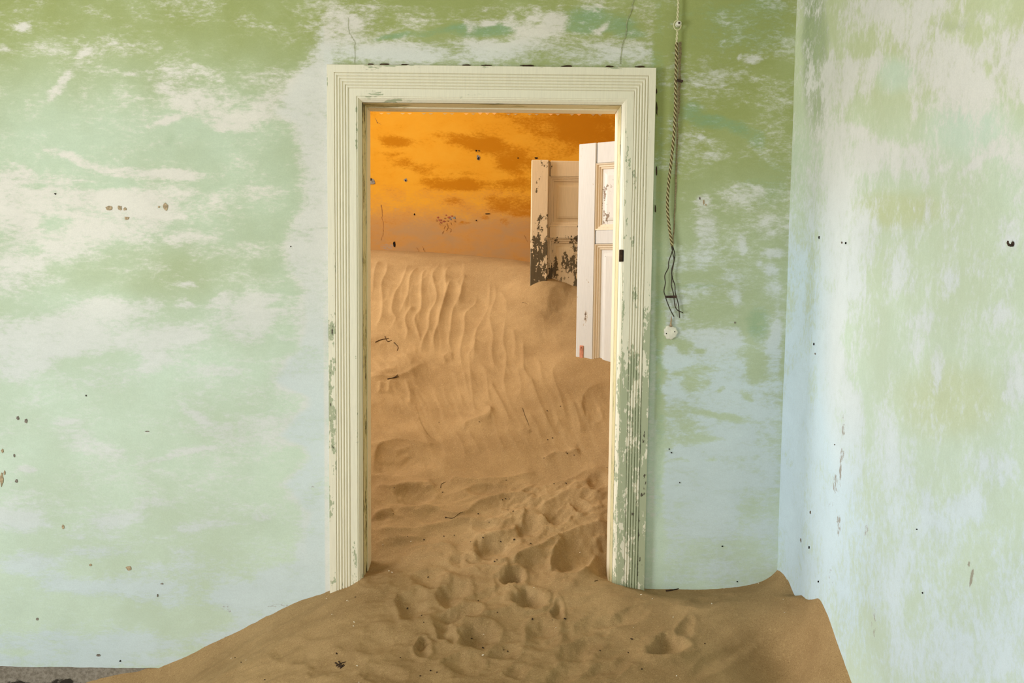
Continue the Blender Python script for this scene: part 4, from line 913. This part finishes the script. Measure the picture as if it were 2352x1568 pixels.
# nothing below the floor, nothing inside the masonry beside the doorway
qz = np.maximum.reduce([ZS[:-1, :-1], ZS[1:, :-1], ZS[:-1, 1:], ZS[1:, 1:]])
QX = 0.5 * (SX[:-1, :-1] + SX[1:, 1:]); QY = 0.5 * (SY[:-1, :-1] + SY[1:, 1:])
keepS = (qz > -.02) & ~((QY > YW + .02) & (QY < YB - .02) & ((QX < xl - .06) | (QX > xr + .06))) & ~((QY < YW) & (QX > XR + .05)) & ~((QY > YB) & (QX < XL2 - .1))
sand = grid_obj('sand_drift', PS, keepS, MAT_SAND)
tag(sand, 'rippled golden sand dune spilling through the doorway into both rooms', 'sand', kind='stuff')

def sand_z(x, y):
    i = np.clip(np.searchsorted(sy, y) - 1, 0, len(sy) - 2); j = np.clip(np.searchsorted(sx, x) - 1, 0, len(sx) - 2)
    fy = (y - sy[i]) / (sy[i + 1] - sy[i]); fx = (x - sx[j]) / (sx[j + 1] - sx[j])
    return (ZS[i, j] * (1 - fy) * (1 - fx) + ZS[i, j + 1] * (1 - fy) * fx + ZS[i + 1, j] * fy * (1 - fx) + ZS[i + 1, j + 1] * fy * fx)
def on_sand(px, py):
    d = ray(px, py); Y = 1.8
    while Y < YF:
        p = EYE + d * Y
        if p[2] < sand_z(p[0], p[1]): break
        Y += .004
    return np.array([p[0], p[1], sand_z(p[0], p[1])])

# ------------------------------------------------------------------ hanging wire beside the door
cab = empty('electric_cable', tuple(atY(1556, 0, YW - .02)))
tag(cab, 'old twisted cotton electric cable with frayed dark wire ends hanging beside the door', 'cable')
base = np.array(cab.location)
def path(pts, off):
    return [atY(x, y, YW - off) - base for x, y in pts]
def helix(pts, r, pitch, phase):
    out = []; L = 0
    for i, p in enumerate(pts):
        if i: L += float(np.linalg.norm(pts[i] - pts[i - 1]))
        a = 2 * math.pi * L / pitch + phase
        out.append(p + np.array([math.cos(a) * r, math.sin(a) * r, 0]))
    return out
top_pts = spline([tuple(q) for q in path([(1558, -380), (1558, -100), (1558, 0), (1557, 30), (1556, 46)], .016)], 26)
for k in range(2):
    MB().tube(helix(top_pts, .0022, .030, k * math.pi), .0026, 7).build('white_cord', MAT_CORD_W, cab, True)
# loop around the insulator
ring = [(1556 + 8.5 * math.sin(a), 58 + 11 * -math.cos(a)) for a in np.linspace(0, 2 * math.pi, 28)]
MB().tube(path(ring, .018), .0022, 7).build('cord_loop', MAT_CORD_W, cab, True)
low = spline([tuple(q) for q in path([(1556, 70), (1555, 84), (1554, 100)], .016)], 14)
for k in range(2):
    MB().tube(helix(low, .0022, .030, k * math.pi), .0026, 7).build('white_cord', MAT_CORD_W, cab, True)
tw = spline([tuple(q) for q in path([(1554, 98), (1553, 150), (1552, 190), (1551, 250), (1549, 295), (1545, 340), (1540, 385), (1535, 430), (1533, 475), (1537, 520), (1544, 565)], .016)], 40)
for k, mt in enumerate((MAT_CORD_A, MAT_CORD_B, MAT_CORD_A, MAT_CORD_B)):
    MB().tube(helix(tw, .0032, .034, k * math.pi / 2), .0024, 6).build('twisted_strand', mt, cab, True)
for k, (q, off) in enumerate([([(1539, 545), (1545, 565), (1543, 580), (1536, 600), (1535, 615), (1527, 632), (1528, 650), (1525, 668), (1528, 680), (1533, 695), (1540, 712), (1548, 727)], .012),
        ([(1543, 552), (1546, 568), (1550, 585), (1547, 605), (1543, 625), (1545, 640), (1550, 655), (1551, 672), (1556, 690), (1559, 705), (1561, 730)], .010),
        ([(1541, 556), (1545, 580), (1548, 598), (1543, 618), (1543, 640), (1542, 655), (1547, 675), (1550, 700), (1556, 712), (1569, 718)], .014)]):
    MB().tube(spline([tuple(p) for p in path(q, off)], 8), .0019, 7).build('bare_wire', MAT_WIRE, cab, True)
# porcelain insulator knob
ins = empty('porcelain_insulator', tuple(atY(1557, 57, YW))); tag(ins, 'small white porcelain insulator knob holding the cord above the door', 'insulator')
mb = MB(); mb.tube([(0, 0, 0), (0, -.006, 0), (0, -.010, 0), (0, -.014, 0), (0, -.020, 0), (0, -.024, 0)], [.010, .0105, .007, .007, .0105, .008], 20); mb.build('knob', MAT_CERAMIC, ins, True)
MB().tube([(0, -.0235, 0), (0, -.0262, 0)], .0036, 10).build('screw_head', MAT_IRON, ins)
# iron clips
for (px, py, half, lab) in [(1559, 188, 7.5, 'upper rusty clip strap pinning the twisted cable to the wall'), (1540, 681, 12.5, 'lower rusty clip strap holding the loose wire ends')]:
    c0 = atY(px, py, YW); hw = half / 620; tilt = .15 if half < 10 else -.02
    r_ = empty('cable_clip', tuple(c0)); r_.rotation_euler = (0, tilt, 0); tag(r_, lab, 'clip')
    MB().bbox((-hw, -.021, -.0045), (hw, -.0185, .0045), .0008).build('strap', MAT_IRON, r_)
    for s in (-1, 1):
        MB().tube([(s * (hw - .003), .001, 0), (s * (hw - .003), -.019, 0)], .0022, 7).build('prong', MAT_IRON, r_)
# scalloped ceramic rosette
dc = atY(1540, 763, YW); ros = empty('ceramic_rosette', tuple(dc)); tag(ros, 'round chipped white ceramic rosette below the wire ends', 'rosette')
N = 72; v = []; f = []
prof = [(1.0, .000), (1.0, -.004), (.93, -.008), (.80, -.0095), (.55, -.0105), (.25, -.0108)]
for (sr, yy) in prof:
    for k in range(N):
        a = 2 * math.pi * k / N
        r = .0255 * sr * (1 + (.045 * math.cos(9 * a) if sr > .9 else 0) + (.03 * math.sin(3 * a + 1) if sr > .9 else 0))
        v.append((r * math.cos(a), yy, r * math.sin(a) * 1.03))
for i in range(len(prof) - 1):
    for k in range(N): f.append((i * N + k, i * N + (k + 1) % N, (i + 1) * N + (k + 1) % N, (i + 1) * N + k))
f.append(tuple((len(prof) - 1) * N + k for k in range(N)))
mesh_obj('disc', v, f, MAT_CERAMIC, ros, True)
for (qx, qz_) in [(-.019 * .95, .0), (.013, .007)]:
    MB().tube([(qx + .001, -.0085, qz_ - .004), (qx + .001, -.0110, qz_ - .004)], .0022, 8).build('screw_hole', MAT_BLACK, ros)
mb = MB(); mb.tube([(0, -.006, .022), (-.001, -.008, .034), (.001, -.007, .048), (0, -.008, .060)], [.006, .0035, .003, .0012], 8); mb.build('plaster_stub', MAT_BARE, ros, True)

# iron hook on the right wall
hk = atX(2326, 560, XR); hook = empty('wall_hook', tuple(hk)); hook.scale = (.5, .5, .62); tag(hook, 'small rusty iron hook stub on the right wall', 'hook')
mb = MB(); mb.tube([(.004, 0, -.004), (-.008, 0, -.005), (-.016, .001, -.003), (-.020, .002, .004), (-.019, .002, .010)], [.0050, .0048, .0046, .0044, .0036], 10); mb.build('hook_bar', MAT_IRON, hook, True)
mb = MB(); mb.tube([(.002, 0, 0), (-.0025, 0, 0)], .0085, 14); mb.build('wall_plate', MAT_IRON, hook)

# ------------------------------------------------------------------ debris on the sand
def crumb_mesh(name, mat, seed, n=3, elong=1.0):
    r_ = random.Random(seed); v = []; f = []
    R_, S_ = 5, 7
    for i in range(R_ + 1):
        for k in range(S_):
            th = math.pi * i / R_; a = 2 * math.pi * k / S_; q = r_.uniform(.75, 1.15)
            v.append((q * elong * math.sin(th) * math.cos(a), q * math.sin(th) * math.sin(a), .7 * q * math.cos(th)))
    for i in range(R_):
        for k in range(S_): f.append((i * S_ + k, (i + 1) * S_ + k, (i + 1) * S_ + (k + 1) % S_, i * S_ + (k + 1) % S_))
    me = bpy.data.meshes.new(name); me.from_pydata(v, [], f); me.materials.append(mat); me.update(); return me
dark_me = [crumb_mesh('dark_crumb', MAT_DIRT, s, elong=1.5) for s in range(4)]
chip_me = [crumb_mesh('pale_flake', MAT_CHIP, 20 + s, elong=1.4) for s in range(4)]
def Z7(x, y): return (700 + x / 2.735, 1000 + y / 2.735)
def Z6(x, y): return (840 + x / 3.564, 880 + y / 3.564)
darks = [Z6(630, 897), Z6(1145, 950), Z6(1175, 952), Z6(1120, 955), Z6(655, 1103), Z6(920, 1070), Z6(1010, 1140), Z6(1165, 1037), Z6(1207, 1048), Z6(1650, 578), Z6(1640, 572), Z6(1706, 592), Z6(1530, 453), Z6(1490, 465), Z6(858, 1298), Z6(1215, 1283), Z6(960, 1270), Z6(725, 1247), Z6(640, 1255), Z6(478, 1283), Z6(343, 1255), Z6(225, 1070), Z6(233, 858), Z6(1055, 1460), Z6(1075, 1452), Z6(1150, 795), Z6(1640, 820), Z6(1540, 822), Z6(1595, 190), Z6(1485, 226), Z6(930, 322), Z6(600, 320), Z6(1460, 618), Z6(1975, 692), Z6(1105, 1302), Z6(1350, 1315),
         Z7(775, 890), Z7(1090, 1040), Z7(748, 1175), Z7(1048, 1277), Z7(1120, 1335), Z7(1250, 1350), Z7(1275, 1357), Z7(645, 1088), Z7(735, 1130), Z7(1555, 1160), Z7(1635, 1152), Z7(1430, 1158), Z7(1855, 1352), Z7(200, 1372), Z7(225, 1462), Z7(790, 1480), Z7(830, 1490), Z7(725, 1515), Z7(600, 1395), Z7(1210, 1115), Z7(318, 1015), (1451, 1468), (1443, 1500), (1619, 1478), (608, 1562), (554, 1521), (540, 1512), (1474, 1537)]
whites = [Z6(190, 1540), Z6(218, 1552), Z6(140, 1325), Z6(370, 1295), Z6(1753, 1400), Z6(1585, 405), Z7(530, 852), Z7(548, 858), Z7(275, 1043), Z7(170, 1125), Z7(1440, 958), Z7(1578, 1207), Z7(1118, 1380), Z7(330, 1447), Z7(340, 1552), Z7(1124, 1252), Z7(310, 1175), Z7(2112, 1000), (1635, 1387), (1546, 1417), (1455, 1442), (1799, 1378), (1472, 1366), (1742, 1340), (1663, 1352), (1802, 1407), (1554, 1553), (531, 1512), (565, 1516), (820, 1530), (797, 1380), (763, 1411), (812, 1438), (750, 1374), (1498, 1375)]
for i, (x, y) in enumerate(darks):
    p = on_sand(x, y); o = link(bpy.data.objects.new('dark_crumb', dark_me[i % 4]))
    s = random.uniform(.0018, .0036); o.scale = (s, s, s); o.location = (p[0], p[1], p[2] + s * .25); o.rotation_euler = (random.uniform(-.4, .4), random.uniform(-.4, .4), random.uniform(0, 6.28))
    tag(o, 'tiny dark crumb of debris lying on the sand', 'crumb', 'dark crumbs scattered over the sand')
for i, (x, y) in enumerate(whites):
    p = on_sand(x, y); o = link(bpy.data.objects.new('pale_flake', chip_me[i % 4]))
    s = random.uniform(.0016, .0030); o.scale = (s * 1.2, s, s * .6); o.location = (p[0], p[1], p[2] + s * .3); o.rotation_euler = (random.uniform(-.4, .4), random.uniform(-.4, .4), random.uniform(0, 6.28))
    tag(o, 'tiny pale flake of paint lying on the sand', 'flake', 'pale flakes scattered over the sand')
def twig(pts, rad, label, group=None, mat=MAT_TWIG, lift=.6):
    P0 = [on_sand(*p) + np.array([0, 0, rad * lift]) for p in pts]
    b0 = P0[0].copy()
    sp = spline([tuple(p - b0) for p in P0], 5)
    rr = [rad * (1 - .6 * i / (len(sp) - 1)) for i in range(len(sp))]
    o = MB().tube(sp, rr, 6).build('dry_twig', mat, None, True); o.location = tuple(b0)
    return tag(o, label, 'twig', group)
twig([(1530, 1358), (1545, 1356), (1560, 1353)], .0035, 'short black stick half buried by the wall right of the door', None, MAT_DIRT)
for q, lab in [([(770, 1524), (782, 1530), (790, 1526)], 'longest dark twig lying level in the small heap on the near sand'),
        ([(772, 1531), (784, 1525), (794, 1521)], 'dark twig rising to the right in the small heap on the near sand'),
        ([(776, 1534), (788, 1531)], 'short flat twig at the front of the small heap on the near sand'),
        ([(778, 1521), (786, 1533)], 'dark twig pointing at the viewer across the small heap on the near sand'),
        ([(781, 1536), (792, 1529)], 'short dark twig at the lower right of the small heap on the near sand')]:
    twig(q, .0024, lab, 'twig fragments heaped on the near sand', MAT_DIRT)
for q, lab in [([(868, 784), (880, 780), (893, 778)], 'longest dry root lying level on the far dune beside the left post'),
        ([(884, 774), (890, 786), (900, 782)], 'bent dry root crossing the long one on the far dune'),
        ([(905, 788), (914, 798), (912, 806)], 'curled dry root right of the crossed ones on the far dune'),
        ([(862, 787), (872, 782)], 'stubby dry root nearest the left post on the far dune')]:
    twig(q, .0030, lab, 'dry roots on the far dune', MAT_TWIG)
for q, lab in [([(890, 872), (905, 868), (914, 862)], 'longer dark root scrap under the bright sand lip'), ([(903, 870), (916, 866)], 'shorter dark root scrap under the bright sand lip')]:
    twig(q, .0028, lab, 'root scraps below the sand lip', MAT_DIRT)
twig([(1200, 938), (1206, 955), (1213, 972), (1220, 992)], .0014, 'long thin straw on the rippled dune face')
twig([(1200, 695), (1210, 697)], .0016, 'short straw on the smooth flank of the dune')
twig([(1023, 1189), (1040, 1190), (1056, 1180), (1064, 1176)], .0016, 'bent dark straw in the trampled sand inside the doorway')
twig([(1072, 1168), (1086, 1176)], .0014, 'short pale straw beside the trampled tracks')
twig([(1012, 1120), (1014, 1112), (1024, 1107)], .0014, 'curved straw on the low sand ridge')
twig([(1366, 1335), (1374, 1332)], .0016, 'tiny reddish straw near the right door post')
